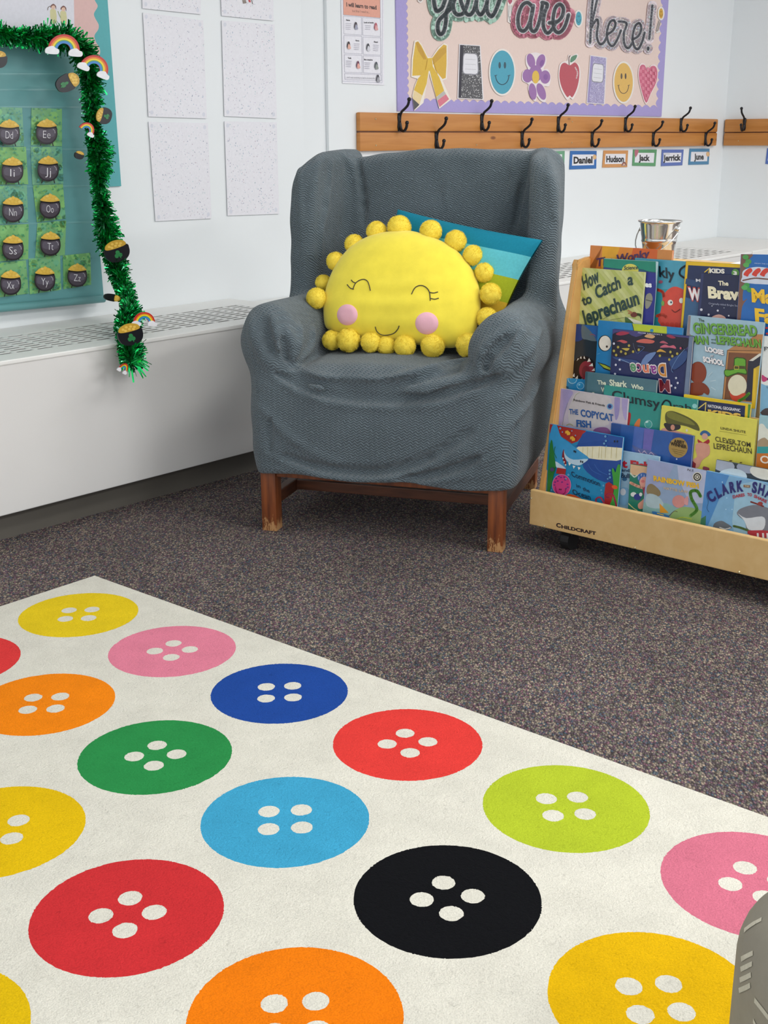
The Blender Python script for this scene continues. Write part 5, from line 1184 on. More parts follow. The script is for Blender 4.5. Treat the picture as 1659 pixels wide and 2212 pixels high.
def b_dance(a, t, g):
    a.poly([g(0, 0), g(1, 0), g(1, 1), g(0, 1)], '1f2a5e'); a.view(1270, 640, 6.1444)
    a.poly([(320, 430), (1350, 510), (1330, 700), (310, 640)], '45407a'); a.poly([(310, 520), (480, 470), (640, 540), (820, 470), (1010, 500), (1190, 540), (1340, 560), (1330, 660), (1200, 780), (1000, 800), (700, 720), (480, 800), (300, 760)], '1a1830', 3)
    for P, c in (([(370, 500), (450, 465), (550, 485), (500, 510), (420, 520)], 'a82f4c'), ([(380, 600), (450, 578), (525, 605), (480, 625), (420, 600)], 'c85658'), ([(640, 600), (740, 565), (880, 590), (850, 625), (720, 620)], 'd2665a'), ([(750, 535), (810, 500), (890, 530), (850, 560)], 'd9a878'), ([(1040, 525), (1090, 510), (1165, 550), (1110, 560)], '9c2c4c'), ([(950, 615), (1000, 590), (1065, 630), (1010, 625)], 'b8586a'), ([(955, 680), (1020, 640), (1080, 660), (1140, 650), (1170, 695), (1080, 680)], 'cc6478'), ([(450, 690), (550, 690), (520, 725), (470, 705)], 'c8b048'), ([(910, 740), (960, 700), (1040, 745), (970, 735)], 'd2a040')): a.poly(P, c, 3)
    for x, y in ((400, 675), (345, 725), (440, 735), (500, 760), (600, 735), (545, 655), (675, 710), (375, 780), (955, 790), (1095, 740), (1185, 762), (1120, 795), (1125, 895), (1080, 840)): a.ell(x, y, 16, 18, 'b8a848', n=12)
    a.poly([(700, 900), (770, 780), (880, 740), (900, 760), (780, 900)], '6a86b8', 2); a.poly([(320, 800), (500, 830), (640, 850), (700, 900), (600, 880), (420, 860)], '2c4880', 2); a.line([(420, 830), (560, 890), (640, 920)], 7, '8aa6cc', 3); a.line([(600, 620), (620, 700), (650, 760)], 4, '6a7a94', 3); a.line([(660, 660), (750, 680), (660, 760)], 5, '5a7ab0', 3)
    a.poly([(1080, 860), (1200, 780), (1310, 720), (1300, 850), (1180, 960), (1120, 960)], '2c4a80', 3); a.line([(1290, 700), (1200, 800), (1110, 960), (1130, 1010)], 6, '6a8cba', 3)
    for x, y in ((420, 845), (425, 970), (360, 1030), (1170, 1085), (1160, 1215)): a.poly([(x+(20 if k % 2 == 0 else 9)*math.cos(k*.6283-1.57), y+(20 if k % 2 == 0 else 9)*math.sin(k*.6283-1.57)) for k in range(10)], 'd8dce8')
    for x, y in ((370, 910), (1192, 1150), (345, 628), (1230, 690), (1108, 1187)): a.ell(x, y, 14, 16, 'd4d4e4' if x != 1230 else 'cc5a70', n=12)
    a.poly([(1345, 505), (1395, 515), (1330, 1350), (1270, 1330)], '6e7f9a'); a.line([(1345, 505), (1270, 1330)], 5, '3a4668')
    t.view(1270, 640, 6.1444); dn = (.08, 1)      # the book stands upside down, so its title does too
    for dx, c in ((0, 1),):
        for st, p, q, h_, col in (('D', (1030, 905), (925, 898), 165, 'd08a3a'), ('a', (905, 930), (825, 925), 150, '8a3a8c'), ('n', (805, 915), (725, 912), 150, 'e07a5a'), ('c', (705, 905), (645, 903), 150, '8a2c6a'), ('e', (635, 900), (560, 898), 150, '5a9a6c')):
            t.text(st, (p[0]+8, p[1]-7), (q[0]-8, q[1]-7), h_+10, 'e8e0e0', .06, up=dn); t.text(st, p, q, h_, col, .03, up=dn)
    t.text('M', (1090, 1120), (935, 1105), 165, 'e0b8c0', .06, up=dn); t.text('M', (1078, 1125), (945, 1112), 150, '7a1c2c', .04, up=dn); t.text('FROM AMAZON 5', (665, 492), (985, 520), 18, 'c8c8dc', .01, up=UPB)
book(10.5, 2, (1324, 711), (1497, 727), '1f2a5e', 'dark blue picture book standing upside down with swirly waves, third row', b_dance, thick=.0075)
# --- second tier
def b_bub(a, t, g):
    a.poly([g(0, 0), g(1, 0), g(1, 1), g(0, 1)], '1b84bc'); a.view(*VB); a.poly([(130, 1190), (230, 1260), (240, 1700), (100, 1600)], '4aa8d0', 2)
    for x, y, r in ((250, 1010, 55), (390, 960, 70), (510, 1060, 55), (185, 1105, 26), (145, 1385, 10), (150, 1455, 13)): a.ell(x, y, r, r, '9fd2ec'); a.ell(x, y, r*.86, r*.86, '2a90c4'); a.ell(x-r*.3, y-r*.3, r*.3, r*.22, '8ccae8', -40)
    t.view(*VB); t.text('Cl', (270, 1130), (330, 1140), 70, '142a4a', .02, up=UPB)
book(8.5, 1, (1203, 815), (1290, 823), '1b84bc', 'bright blue book with pale bubbles at the left end of the second row', b_bub)
def b_who(a, t, g):
    a.poly([g(0, 0), g(1, 0), g(1, 1), g(0, 1)], '4d7480'); a.poly([g(0, 0), g(.03, 0), g(.03, 1), g(0, 1)], '3a5f6c')
    t.view(*VB); t.text('The', (765, 1035), (893, 1046), 62, 'dfe4cc', .035, up=UPB); t.text('Shark', (945, 1055), (1210, 1082), 92, 'dfe4cc', .035, up=UPB); t.text('Who', (1270, 1098), (1452, 1120), 68, 'dfe4cc', .035, up=UPB); t.text('Was', (820, 1148), (960, 1160), 66, 'dfe4cc', .035, up=UPB); t.text('For', (690, 1215), (790, 1225), 60, 'dfe4cc', .035, up=UPB)
book(7.5, 1, (1265, 803), (1419, 822), '4d7480', 'slate teal book with a cream title, second row behind the green book', b_who)
def b_ngk(a, t, g):
    a.poly([g(0, 0), g(1, 0), g(1, 1), g(0, 1)], 'e0c01e'); a.view(*VC); a.poly([(560, 1160), (1345, 1260), (1330, 1500), (540, 1500)], '1c2a50'); a.poly([(1385, 1235), (1425, 1230), (1420, 1500), (1370, 1500)], '4f8a3c'); a.line([(690, 1300), (800, 1215), (790, 1330)], 14, 'dcc468')
    t.view(*VC); t.text('NATIONAL GEOGRAPHIC', (828, 1278), (1278, 1343), 42, 'e4e4ea', .02, up=UPB); t.text('KIDS', (830, 1390), (1290, 1450), 80, 'e8c05c', .06, up=UPB)
book(7.5, 1, (1478, 852), (1622, 874), 'e0c01e', 'yellow-framed navy book edge poking up in the second row', b_ngk)
def b_clumsy(a, t, g):
    a.poly([g(0, 0), g(1, 0), g(1, 1), g(0, 1)], '2f9188'); a.poly([g(0, .5), g(1, .5), g(1, 1), g(0, 1)], '2a8a8c'); a.view(*VB); a.poly([(1210, 1480), (1250, 1460), (1265, 1500), (1250, 1600), (1235, 1660), (1200, 1660)], 'b02a2c', 2); a.poly([(1310, 1660), (1370, 1560), (1405, 1560), (1400, 1620), (1385, 1680)], 'dd7a40', 3); a.ell(1525, 1635, 58, 62, 'a8d2ce'); a.ell(1525, 1635, 50, 54, '44a098'); a.ell(1505, 1600, 22, 12, 'c8e6e0', -20)
    a.ell(2215, 1362, 36, 34, '8cc8c8')
    t.view(*VB); t.text('Clumsy', (985, 1265), (1700, 1400), 150, '16242e', .01, up=UPB)
    t.view(*VC); t.line([(320, 1290), (300, 1210), (240, 1185), (195, 1240), (190, 1300)], 22, '16242e', 4); t.text('rab', (350, 1300), (600, 1330), 90, '16242e', .01, up=UPB)
book(6.5, 1, (1306, 832), (1507, 864), '2f9188', 'sea green book with a curly black title in the second row', b_clumsy)
def b_cloud(a, t, g):
    a.poly([g(0, 0), g(1, 0), g(1, 1), g(0, 1)], '9cc4cc'); a.view(1590, 540, 4.097); a.poly([(200, 1560), (240, 1540), (290, 1590), (420, 1560), (420, 1700), (200, 1720)], 'dfe2d4', 3); a.poly([(195, 1690), (250, 1660), (300, 1690), (420, 1680), (420, 1740), (190, 1740)], 'a89274', 3); a.poly([(180, 1740), (420, 1740), (420, 1800), (170, 1800)], '2f9a9c'); a.poly([(165, 1800), (420, 1800), (420, 1960), (150, 1960)], 'cb7426')
    t.view(1590, 540, 4.097); t.text('O', (215, 1885), (300, 1890), 68, 'efe6d8', .02, up=UPB)
book(5.5, 1, (1641, 898), (1712, 906), '9cc4cc', 'book with cloudy sky over an orange band, right end of the second row', b_cloud)
def b_copy(a, t, g):
    a.poly([g(0, 0), g(1, 0), g(1, 1), g(0, 1)], 'c2b8c6'); a.poly([g(0, 0), g(.05, 0), g(.05, 1), g(0, 1)], '9c8cc0'); a.view(*VB); a.poly([(210, 1120), (400, 1150), (330, 1300), (240, 1600), (190, 1620)], 'a79cc8', 3); a.poly([(480, 1150), (900, 1210), (980, 1350), (940, 1560), (880, 1660), (400, 1660), (330, 1450), (390, 1260)], 'cbc4c4', 3); a.poly([(1020, 1240), (1100, 1240), (1080, 1500), (1030, 1560)], '9a90c0', 3); a.poly([(1130, 1250), (1220, 1250), (1200, 1560), (1150, 1500)], 'ab9fca', 3)
    a.line([(400, 1300), (440, 1200), (500, 1160)], 8, 'a8a88c', 3); a.line([(240, 1660), (270, 1480), (320, 1320)], 7, '8c8ca0', 3); a.ell(950, 1370, 46, 46, '6aa0cc'); a.ell(948, 1368, 28, 30, '2c3a7c'); a.line([(300, 1650), (350, 1630), (400, 1655)], 9, 'a9a85c', 3)
    a.view(*VD); a.poly([(780, 310), (860, 275), (960, 280), (1010, 330), (1000, 380), (800, 380)], '8a5a8c', 3)
    t.view(*VB); t.text('Rainbow Fish & Friends', (408, 1283), (875, 1370), 32, '3c3a3c', .02, up=UPB); t.text('THE', (345, 1480), (478, 1492), 78, '2c5c9c', .03, up=UPB); t.text('COPYCAT', (515, 1512), (1005, 1590), 105, '2c5c9c', .035, up=UPB); t.view(*VD); t.text('FISH', (545, 262), (748, 280), 92, '2c5c9c', .04, up=UPB)
book(5.5, 1, (1210, 839), (1357, 862), 'c2b8c6', 'pale mauve book with a hand-lettered blue title, second row', b_copy)
def b_tom(a, t, g):
    a.poly([g(0, 0), g(1, 0), g(1, 1), g(0, 1)], 'dcd458'); a.view(*VE)
    a.poly([(265, 240), (340, 235), (400, 260), (560, 300), (610, 320), (620, 420), (400, 400), (260, 300)], 'c89080', 2); a.poly([(290, 180), (400, 170), (470, 200), (460, 250), (350, 270), (300, 230)], '2e2c30', 3); a.ell(385, 228, 24, 32, 'cc8f78'); a.poly([(310, 60), (360, 40), (430, 55), (560, 110), (660, 180), (692, 262), (640, 255), (540, 215), (400, 190), (320, 180), (298, 120)], '5a5a2a', 3); a.poly([(320, 60), (370, 48), (430, 70), (560, 130), (640, 200), (560, 190), (420, 150), (330, 110)], '7c7c34', 3); a.ell(545, 262, 12, 16, 'd8d0c8')
    a.poly([(700, 290), (725, 265), (770, 265), (820, 310), (780, 330), (700, 315)], '2f6090', 2); a.ell(750, 330, 34, 36, 'd0a090'); a.poly([(670, 360), (730, 400), (790, 360), (805, 400), (740, 435), (680, 410)], 'a82430', 2)
    a.poly([(650, 420), (700, 400), (790, 420), (808, 470), (800, 540), (720, 600), (680, 680), (600, 690), (610, 600), (660, 560), (645, 480)], 'd69a84', 3); a.poly([(600, 600), (650, 640), (640, 700), (590, 700)], '8a2a30')
    a.ell(1045, 608, 18, 6, '5a4430'); a.ell(1160, 628, 16, 6, '5a4430'); a.poly([(735, 670), (800, 690), (790, 720), (730, 710)], '9a4a5a', 2); a.line([(918, 270), (1225, 318)], 3, '8c8838')
    t.view(*VE); t.text('LINDA SHUTE', (930, 248), (1215, 295), 28, '4a4226', .015, up=UPB); t.text('CLEVER TOM', (870, 385), (1272, 455), 58, '3a3420', .01, up=UPB); t.text('AND THE', (985, 412), (1155, 442), 24, '3a3420', .01, up=UPB); t.text('LEPRECHAUN', (852, 468), (1285, 530), 66, '3a3420', .01, up=UPB)
book(5.5, 1, (1430, 876), (1636, 907), 'dcd458', 'large yellow book showing a man in a flat cap, second row', b_tom, thick=.0075)
def b_abby(a, t, g):
    a.poly([g(0, 0), g(1, 0), g(1, 1), g(0, 1)], '2a5aa0'); a.poly([g(.0, 0), g(.12, 0), g(.1, 1), g(0, 1)], '1f4a8c'); a.poly([g(.28, 0), g(.4, 0), g(.36, 1), g(.25, 1)], '4a6ab4'); a.poly([g(.4, 0), g(.52, 0), g(.47, 1), g(.4, 1)], '6a66b0'); a.poly([g(.75, 0), g(1, 0), g(1, 1), g(.72, 1)], '1f4a96')
    a.view(*VD); a.poly([(1310, 520), (1400, 560), (1540, 590), (1650, 650), (1650, 690), (1400, 640)], '59679c', 3); a.line([(1400, 590), (1440, 640), (1480, 600), (1530, 660), (1570, 620), (1620, 670)], 14, 'b8a8c4', 2)
    a.view(*VE); a.ell(448, 458, 108, 115, 'a88a4a'); a.ell(430, 588, 9, 9, 'c0cce0')
    t.view(*VE); t.text('ABBY', (398, 400), (522, 418), 36, '241c14', .035, up=UPB); t.text('WINNER', (360, 428), (545, 470), 40, '241c14', .035, up=UPB)
    for k in range(3): t.line([(372+14*k, 472+22*k), (520-12*k, 500+22*k)], 3.5, '6e5628')
book(4.5, 1, (1321, 914), (1498, 942), '2a5aa0', 'deep blue book with a round gold award seal, second row', b_abby)
# --- front tier
def b_fishb(a, t, g):
    a.poly([g(0, 0), g(1, 0), g(1, 1), g(0, 1)], '9cc0d8'); a.view(*VD); a.ell(1200, 1230, 110, 130, '7fb0d4'); a.ell(1185, 1165, 40, 48, 'd8dce4'); a.ell(1208, 990, 34, 26, '3c6a92')
    t.view(*VD); t.text('t Fish', (1172, 822), (1560, 860), 105, 'b82434', .05, up=UPB); t.text('and the', (1165, 880), (1400, 905), 44, '243a5c', .02, up=UPB); t.text('Bull', (1160, 965), (1275, 975), 62, '243a5c', .03, up=UPB)
book(2.5, 0, (1344, 974), (1424, 987), '9cc0d8', 'light blue book with red lettering squeezed in the front row', b_fishb)
def b_girl(a, t, g):
    a.poly([g(0, 0), g(1, 0), g(1, 1), g(0, 1)], '1f7a64'); a.poly([g(0, 0), g(1, 0), g(1, .18), g(0, .14)], 'd9b48c'); a.view(*VD); a.line([(1280, 900), (1340, 960), (1380, 935)], 18, 'd8e4d4', 2); a.ell(1460, 970, 78, 70, '3a6ab0'); a.ell(1480, 1030, 68, 76, 'e0a090'); a.ell(1460, 1020, 26, 20, 'd87a78'); a.line([(1290, 1040), (1370, 1080), (1460, 1110)], 38, 'e0a48c', 2); a.poly([(1460, 1110), (1530, 1100), (1540, 1220), (1480, 1230)], 'a83058', 2)
    a.ell(1330, 1200, 40, 32, 'dce0dc'); a.ell(1385, 1235, 52, 45, '2a3a88'); a.ell(1430, 1200, 22, 26, 'dce0dc'); a.poly([(1440, 1290), (1500, 1240), (1530, 1280), (1480, 1380), (1410, 1400), (1390, 1340)], 'd99a84', 3); a.line([(1255, 1320), (1330, 1390), (1380, 1420)], 12, 'd8d894', 2)
    for k in range(14): a.ell(1400+(k*37) % 110, 920+(k*23) % 80, 5, 5, 'c8d8ec', n=8)
book(1.5, 0, (1362, 1003), (1432, 1014), '1f7a64', 'green book with a swimmer in a blue dotted cap, front row', b_girl)
def b_grey(a, t, g):
    a.poly([g(0, 0), g(1, 0), g(1, 1), g(0, 1)], '2c3a44'); a.view(*VE); a.ell(960, 660, 130, 70, 'a6b0c0', 10); a.ell(1230, 690, 120, 60, '9aa4b8', 10); a.ell(1060, 790, 170, 95, 'c2d6e0'); a.ell(1420, 740, 160, 80, 'dcdcd0', 12)
book(1.5, 0, (1548, 993), (1700, 1022), '3c4a54', 'grey and cream patterned book peeping above the shark book, front row', b_grey)
def b_comm(a, t, g):
    a.poly([g(0, 0), g(1, 0), g(1, 1), g(0, 1)], '1687b8'); a.view(*VD)
    a.poly([(180, 230), (680, 320), (560, 470), (480, 500), (330, 400), (200, 400), (170, 340)], 'a82c26'); a.poly([(555, 520), (600, 420), (680, 330), (900, 370), (1210, 400), (1180, 560), (560, 540)], '1f4f9c', 2)
    a.poly([(560, 500), (1200, 500), (1170, 1000), (1150, 1050), (930, 1030), (760, 950), (640, 830), (620, 700)], '174a98', 2); a.poly([(570, 540), (1180, 560), (1160, 720), (1000, 730), (700, 700), (580, 620)], 'e9e4c4', 2)
    for x in (635, 700, 770, 860, 895, 950, 1030, 1100): a.line([(x, 545), (x-10, 700)], 4, 'b8a850')
    a.poly([(220, 240), (280, 260), (330, 400), (450, 490), (600, 610), (715, 700), (640, 760), (600, 800), (430, 760), (380, 700), (370, 570), (340, 700), (400, 830), (380, 860), (260, 800), (230, 620), (170, 480), (180, 360)], '3a9ad0', 3)
    a.poly([(370, 590), (400, 660), (500, 720), (700, 710), (640, 770), (560, 800), (440, 760), (385, 690)], 'bcd8e8', 3); a.poly([(245, 740), (330, 790), (400, 850), (270, 830)], 'c8dcea', 2); a.poly([(370, 575), (345, 680), (395, 815), (405, 740), (375, 680)], '8a1c28', 2)
    for x, y in ((430, 770), (490, 810), (560, 830)): a.poly([(x, y-10), (x+40, y), (x+15, y+35)], 'f0f0ea')
    for x, y in ((350, 690), (365, 740), (385, 780)): a.poly([(x, y), (x+22, y+8), (x+6, y+30)], 'f0f0ea')
    for x, y in ((512, 605), (532, 612), (603, 745), (628, 752), (1068, 468), (1105, 470)): a.ell(x, y, 9, 17, '1a2230')
    a.poly([(180, 500), (210, 460), (230, 620), (260, 820), (230, 930), (170, 1190), (140, 1180), (150, 900)], '2c7a34', 2); a.line([(250, 540), (235, 620), (270, 700)], 9, '2a7838', 3); a.poly([(280, 830), (400, 850), (390, 930), (260, 910)], 'a8282a')
    a.ell(340, 1070, 130, 150, 'cfa0c0'); a.ell(340, 1070, 124, 144, 'd03c84')
    for x, y in ((265, 980), (300, 950), (345, 1030), (250, 1030), (390, 1000), (420, 1060), (330, 965), (285, 1015), (400, 1120), (425, 1100), (375, 960), (240, 1070)): a.ell(x, y, 15, 11, '7a2c84', n=10)
    a.line([(255, 1090), (270, 1170), (330, 1205), (385, 1175), (392, 1120)], 6, '5a1838', 3); a.ell(310, 1130, 7, 11, '3a1428'); a.ell(330, 1132, 7, 11, '3a1428'); a.poly([(410, 1200), (520, 1210), (640, 1290), (420, 1290)], 'd95a28', 2)
    for x, y in ((425, 350), (492, 430)): a.poly([(x-35, y-25), (x, y-35), (x+35, y), (x+30, y+30), (x-10, y+35), (x-20, y+5), (x-38, y+15)], 'e6ac34')
    a.poly([(1030, 860), (1060, 850), (1080, 900), (1110, 800), (1145, 790), (1150, 900), (1140, 1100), (1120, 1390), (1000, 1370), (1060, 1150)], '3a9a3c', 2); a.poly([(945, 1050), (1040, 1060), (1050, 1200), (990, 1370), (930, 1340)], 'a42428', 2); a.line([(820, 1330), (815, 1260), (880, 1245), (940, 1360)], 20, 'c23a5c', 4); a.line([(1000, 1240), (950, 1240), (960, 1200), (1040, 1200), (1080, 1300), (1100, 1400)], 24, 'b83254', 4); a.ell(1070, 1100, 42, 26, 'dc5a28', 15)
    for x, y, r in ((942, 400, 14), (950, 462, 13), (925, 498, 13), (955, 538, 9), (1003, 870, 14), (1000, 918, 12), (1005, 965, 14), (975, 985, 10), (400, 985, 11), (432, 930, 14), (350, 340, 9), (320, 290, 14), (480, 325, 8), (530, 388, 9), (915, 1078, 12), (885, 1140, 10), (200, 1140, 9), (895, 1180, 7)): a.ell(x, y, r, r, '8cc4e0', n=12); a.ell(x, y, r*.65, r*.65, '3a8cc0', n=10)
    for cx_ in (0, 90): a.line([(700+cx_, 780), (760+cx_, 870), (880+cx_, 930)], 4, '3a72bc', 3)
    a.ell(208, 856, 30, 28, '4a4a6c')
    t.view(*VD); t.text('Commotion', (480, 950), (872, 1090), 78, '14284a', .01, up=(-.2, -1)); t.text('in', (545, 1100), (600, 1115), 52, '14284a', .01, up=(-.2, -1)); t.text('the', (635, 1145), (728, 1178), 58, '14284a', .01, up=(-.2, -1)); t.text('Ocean', (495, 1195), (742, 1275), 78, '14284a', .01, up=(-.2, -1))
book(.5, 0, (1188, 916), (1346, 945), '1687b8', 'blue and red book crowded with sea creatures, left end of the front row', b_comm, pages='e4eaf0')
def b_rain(a, t, g):
    a.poly([g(0, 0), g(1, 0), g(1, 1), g(0, 1)], '8fa6c4'); a.poly([g(0, .0), g(.45, .0), g(.3, .3), g(0, .4)], '9aa4c8'); a.poly([g(.5, 0), g(1, 0), g(1, .4), g(.7, .35)], 'b4bcd6', 2); a.poly([g(0, .55), g(.4, .5), g(1, .6), g(1, 1), g(0, 1)], '86b0ac'); a.view(*VE)
    a.poly([(95, 900), (150, 870), (240, 950), (230, 1010), (100, 990)], '8a7a58', 3); a.poly([(90, 990), (200, 1000), (280, 1090), (230, 1150), (90, 1120)], 'a9c0c8', 3); a.poly([(380, 1200), (520, 1130), (740, 1200), (740, 1400), (380, 1320)], '8fae6c', 3)
    a.poly([(235, 1090), (340, 1200), (240, 1200)], 'd8962c'); a.poly([(150, 1180), (240, 1200), (340, 1230), (320, 1260), (180, 1230)], '3a78b4', 2); a.line([(210, 1205), (280, 1225)], 9, 'e0c84c'); a.line([(340, 1240), (400, 1180), (440, 1190)], 6, '5a4038', 3)
    a.ell(455, 1070, 75, 72, 'cf8e88', 5); a.poly([(520, 1040), (560, 1010), (558, 1110), (520, 1100)], 'd49a9a', 2)     # plain pink oval in place of the printed character
    a.line([(590, 1230), (660, 1160), (600, 1040), (590, 960), (660, 950), (700, 1010)], 36, '5a9a3c', 5); a.line([(430, 1270), (500, 1250), (600, 1270)], 12, 'b4c850', 3)
    a.ell(664, 792, 53, 55, 'e0dcc8'); a.ell(664, 792, 44, 46, '2e2e30'); a.ell(664, 792, 30, 31, 'e0dcc8'); a.ell(664, 792, 22, 22, '2e2e30'); a.poly([(664+(20 if k % 2 == 0 else 8)*math.cos(k*.6283-1.57), 792+(20 if k % 2 == 0 else 8)*math.sin(k*.6283-1.57)) for k in range(10)], 'ece8d8')
    t.view(*VE); t.text('RAINBOW FISH', (168, 832), (682, 922), 56, 'e8b82c', .05, up=UPB); t.text('HATTIE LAW', (285, 932), (560, 978), 32, 'd0b490', .02, up=UPB); t.text('N.S', (550, 720), (618, 732), 26, '2a2c34', .0, up=(.3, -1))
book(.5, 0, (1400, 992), (1526, 1018), '8fa6c4', 'misty blue-green book with yellow title and black star badge, middle of the front row', b_rain, pages='e8eaf0')
def b_clark(a, t, g):
    a.poly([g(0, 0), g(1, 0), g(1, 1), g(0, 1)], '7fb0d4'); a.poly([g(0, 0), g(.3, 0), g(.12, .6), g(.0, 1)], '4f8cc8'); a.poly([g(.4, .1), g(1, .1), g(1, 1), g(.55, 1)], '9cc4da', 2); a.poly([g(0, .6), g(.06, .55), g(.09, 1), g(0, 1)], '3f7a5c')
    a.view(*VE); a.line([(780, 960), (770, 1010), (790, 1070), (775, 1150), (800, 1190)], 5, '2a4a6c', 3)
    a.poly([(845, 1360), (870, 1310), (940, 1290), (1000, 1320), (1060, 1365), (1000, 1395), (900, 1400)], '6a7078', 3); a.line([(920, 1365), (980, 1385), (1040, 1370)], 12, 'e4e4e4', 2)
    a.poly([(1115, 1200), (1160, 1150), (1300, 1110), (1430, 1130), (1540, 1200), (1560, 1400), (1250, 1400), (1210, 1300), (1140, 1240)], '7a7e88', 3); a.poly([(1125, 1205), (1220, 1260), (1400, 1240), (1440, 1300), (1400, 1400), (1250, 1390), (1200, 1290)], 'd4dae0', 3)   # plain grey fish form
    a.line([(1080, 1350), (1160, 1370), (1240, 1400)], 26, '5f7a44', 3); a.line([(1275, 1075), (1350, 1100), (1415, 1125)], 18, '8a3a34', 3); a.ell(1380, 1095, 30, 22, '9a3a34')
    a.poly([(1240, 1400), (1560, 1410), (1560, 1480), (1300, 1470)], 'b83a44', 2)
    for x in (1340, 1400, 1450): a.poly([(x, 1430), (x+22, 1430), (x+28, 1500), (x+6, 1500)], 'e8e4e4')
    for x, y in ((950, 850), (1000, 1030), (1060, 1160), (990, 1160)): a.ell(x, y, 8, 8, 'a9d0e8', n=10)
    t.view(*VE)
    for ch, x, y, dx, dy, up in (('C', 820, 1088, 62, -50, (-.55, -.85)), ('L', 900, 1035, 48, -32, (-.4, -.9)), ('A', 955, 1000, 72, -28, (-.3, -.95)), ('R', 1040, 970, 66, -14, (-.15, -1)), ('K', 1118, 955, 72, -6, (-.08, -1)),
                                 ('S', 1282, 960, 58, 14, (.1, -1)), ('H', 1350, 975, 66, 26, (.2, -1)), ('A', 1425, 1010, 70, 36, (.3, -.95)), ('R', 1500, 1050, 66, 45, (.4, -.9)), ('K', 1570, 1100, 66, 55, (.5, -.85))): t.text(ch, (x, y), (x+dx, y+dy), 118, '27286e', .05, up=up)
    t.poly([(1190, 880), (1265, 885), (1262, 915), (1190, 908)], '8a6a50'); t.text('THE', (1205, 902), (1252, 906), 16, 'd8c8a8', .02)
    for wd2, x0, y0, x1, y1, up in (('DARES', 1070, 1035, 1205, 1008, (-.15, -1)), ('TO', 1232, 1006, 1285, 1012, (.05, -1)), ('SHARE', 1305, 1020, 1450, 1090, (.3, -.95))): t.text(wd2, (x0, y0), (x1, y1), 34, 'b02a3a', .035, up=up)
book(.5, 0, (1526, 1017), (1690, 1050), '7fb0d4', 'light blue book with arched navy title and a grey fish, right of the front row', b_clark, pages='dfe8f0')
# ------------------------------------------------------------------ metal pail and papers on top of the stand
def pail():
    pl = Pl(SL(0, .29, 0), -SYd); c0 = pl.hit(1426, 478); zt = c0.z; zb = .711; c = Vector((c0.x, c0.y, zb)); H = zt-zb
    wr = (pl.hit(1469, 478)-pl.hit(1385, 478)).length/2*.93; rb = wr*.72
    r = empty('metal_pail', c, 'small shiny galvanised pail standing on top of the book display', 'pail')
    R_ = lambda t: rb+(wr-rb)*t
    prof = [(0, .001), (rb*.98, .001), (rb, .003)]+[(R_(t)+(.0015 if abs((t*12) % 4-2) < .5 and t < .75 else 0), H*t) for t in [i/24 for i in range(1, 24)]]+[(wr, H-.002), (wr+.004, H-.001), (wr+.004, H+.002), (wr-.001, H+.002), (wr-.002, H-.003)]+[(R_(t)-.0015, H*t) for t in (.8, .5, .2, .04)]+[(0, .004)]
    m = MB(); m.lathe(c, prof, 56); m.build('pail_body', M['steel'], r, smooth=True)
    rt = (pl.hit(1469, 478)-pl.hit(1385, 478)).normalized(); fr = -SYd
    pts = []
    for k in range(15):
        a = math.pi*k/14; pts.append(c+rt*(-math.cos(a)*(wr+.006))+fr*(math.sin(a)*(wr+.012))+Z*(H*.80-math.sin(a)*H*.62))
    m = MB(); m.tube(pts, .0016, 8); m.build('handle', M['steel'], r, smooth=True)
    for s in (-1, 1):
        m = MB(); m.ball(c+rt*s*(wr+.001)+Z*H*.80, .006, 2); m.build('handle_lug', M['steel'], r, smooth=True)
pail()
def papers(name, pts, label, cat, cols, zt=.711, th=.002, n=3):
    m = MB()
    for i in range(n):
        m.col = lin(cols[i % len(cols)]); P = [Pl(Z*(zt+th*(i+1)), Z).hit(*p) for p in pts]; sh = SX*(.004*i)+SYd*(.003*((i*7) % 3))
        m.prism([p+sh for p in P], Z*(-th*.92))
    o = m.build(name, M['paper'], base=m.v[0]*1.0, cols=True); return tag(o, label, cat)
M_ = MB()
def onstand(x0, y0, x1, y1, z0, z1, rot=0):
    m = MB(); cx, cy = (x0+x1)/2, (y0+y1)/2; c, s = math.cos(rot), math.sin(rot); ex = SX*c+SYd*s; ey = -SX*s+SYd*c; o = SL(cx, cy, 0)
    return m, o, ex, ey, (x1-x0)/2, (y1-y0)/2
for (x0, y0, x1, y1, z0, z1, rot, c1, label) in ((.36, .25, .56, .36, .7095, .7155, .06, 'd8c9a8', 'flat cream booklet lying on the top board of the stand beside the pail'),
                                             (.47, .24, .62, .35, .7165, .7215, -.15, 'e6dfe0', 'loose white papers lying on top of the cream booklet')):
    m, o, ex, ey, hx, hy = onstand(x0, y0, x1, y1, z0, z1, rot)
    m.col = lin(c1); m.box(o, ex, ey, Z, (-hx, -hy, z0), (hx, hy, z0+(z1-z0)*.3)); m.col = lin('f0eeee'); m.box(o, ex, ey, Z, (-hx+.002, -hy+.002, z0+(z1-z0)*.3), (hx-.001, hy-.002, z0+(z1-z0)*.7)); m.col = lin('e8e2dc'); m.box(o, ex, ey, Z, (-hx, -hy, z0+(z1-z0)*.7), (hx, hy, z1))
    if 'loose' in label:
        m.col = lin('c89a94')
        for k in range(5): m.box(o, ex, ey, Z, (-hx+.02, -hy+.012+k*.018, z1), (hx-.03, -hy+.015+k*.018, z1+.0003))
    ob = m.build('booklet' if 'booklet' in label else 'loose_papers', M['paper'], base=o+Z*z0, cols=True); tag(ob, label, 'booklet' if 'booklet' in label else 'papers')
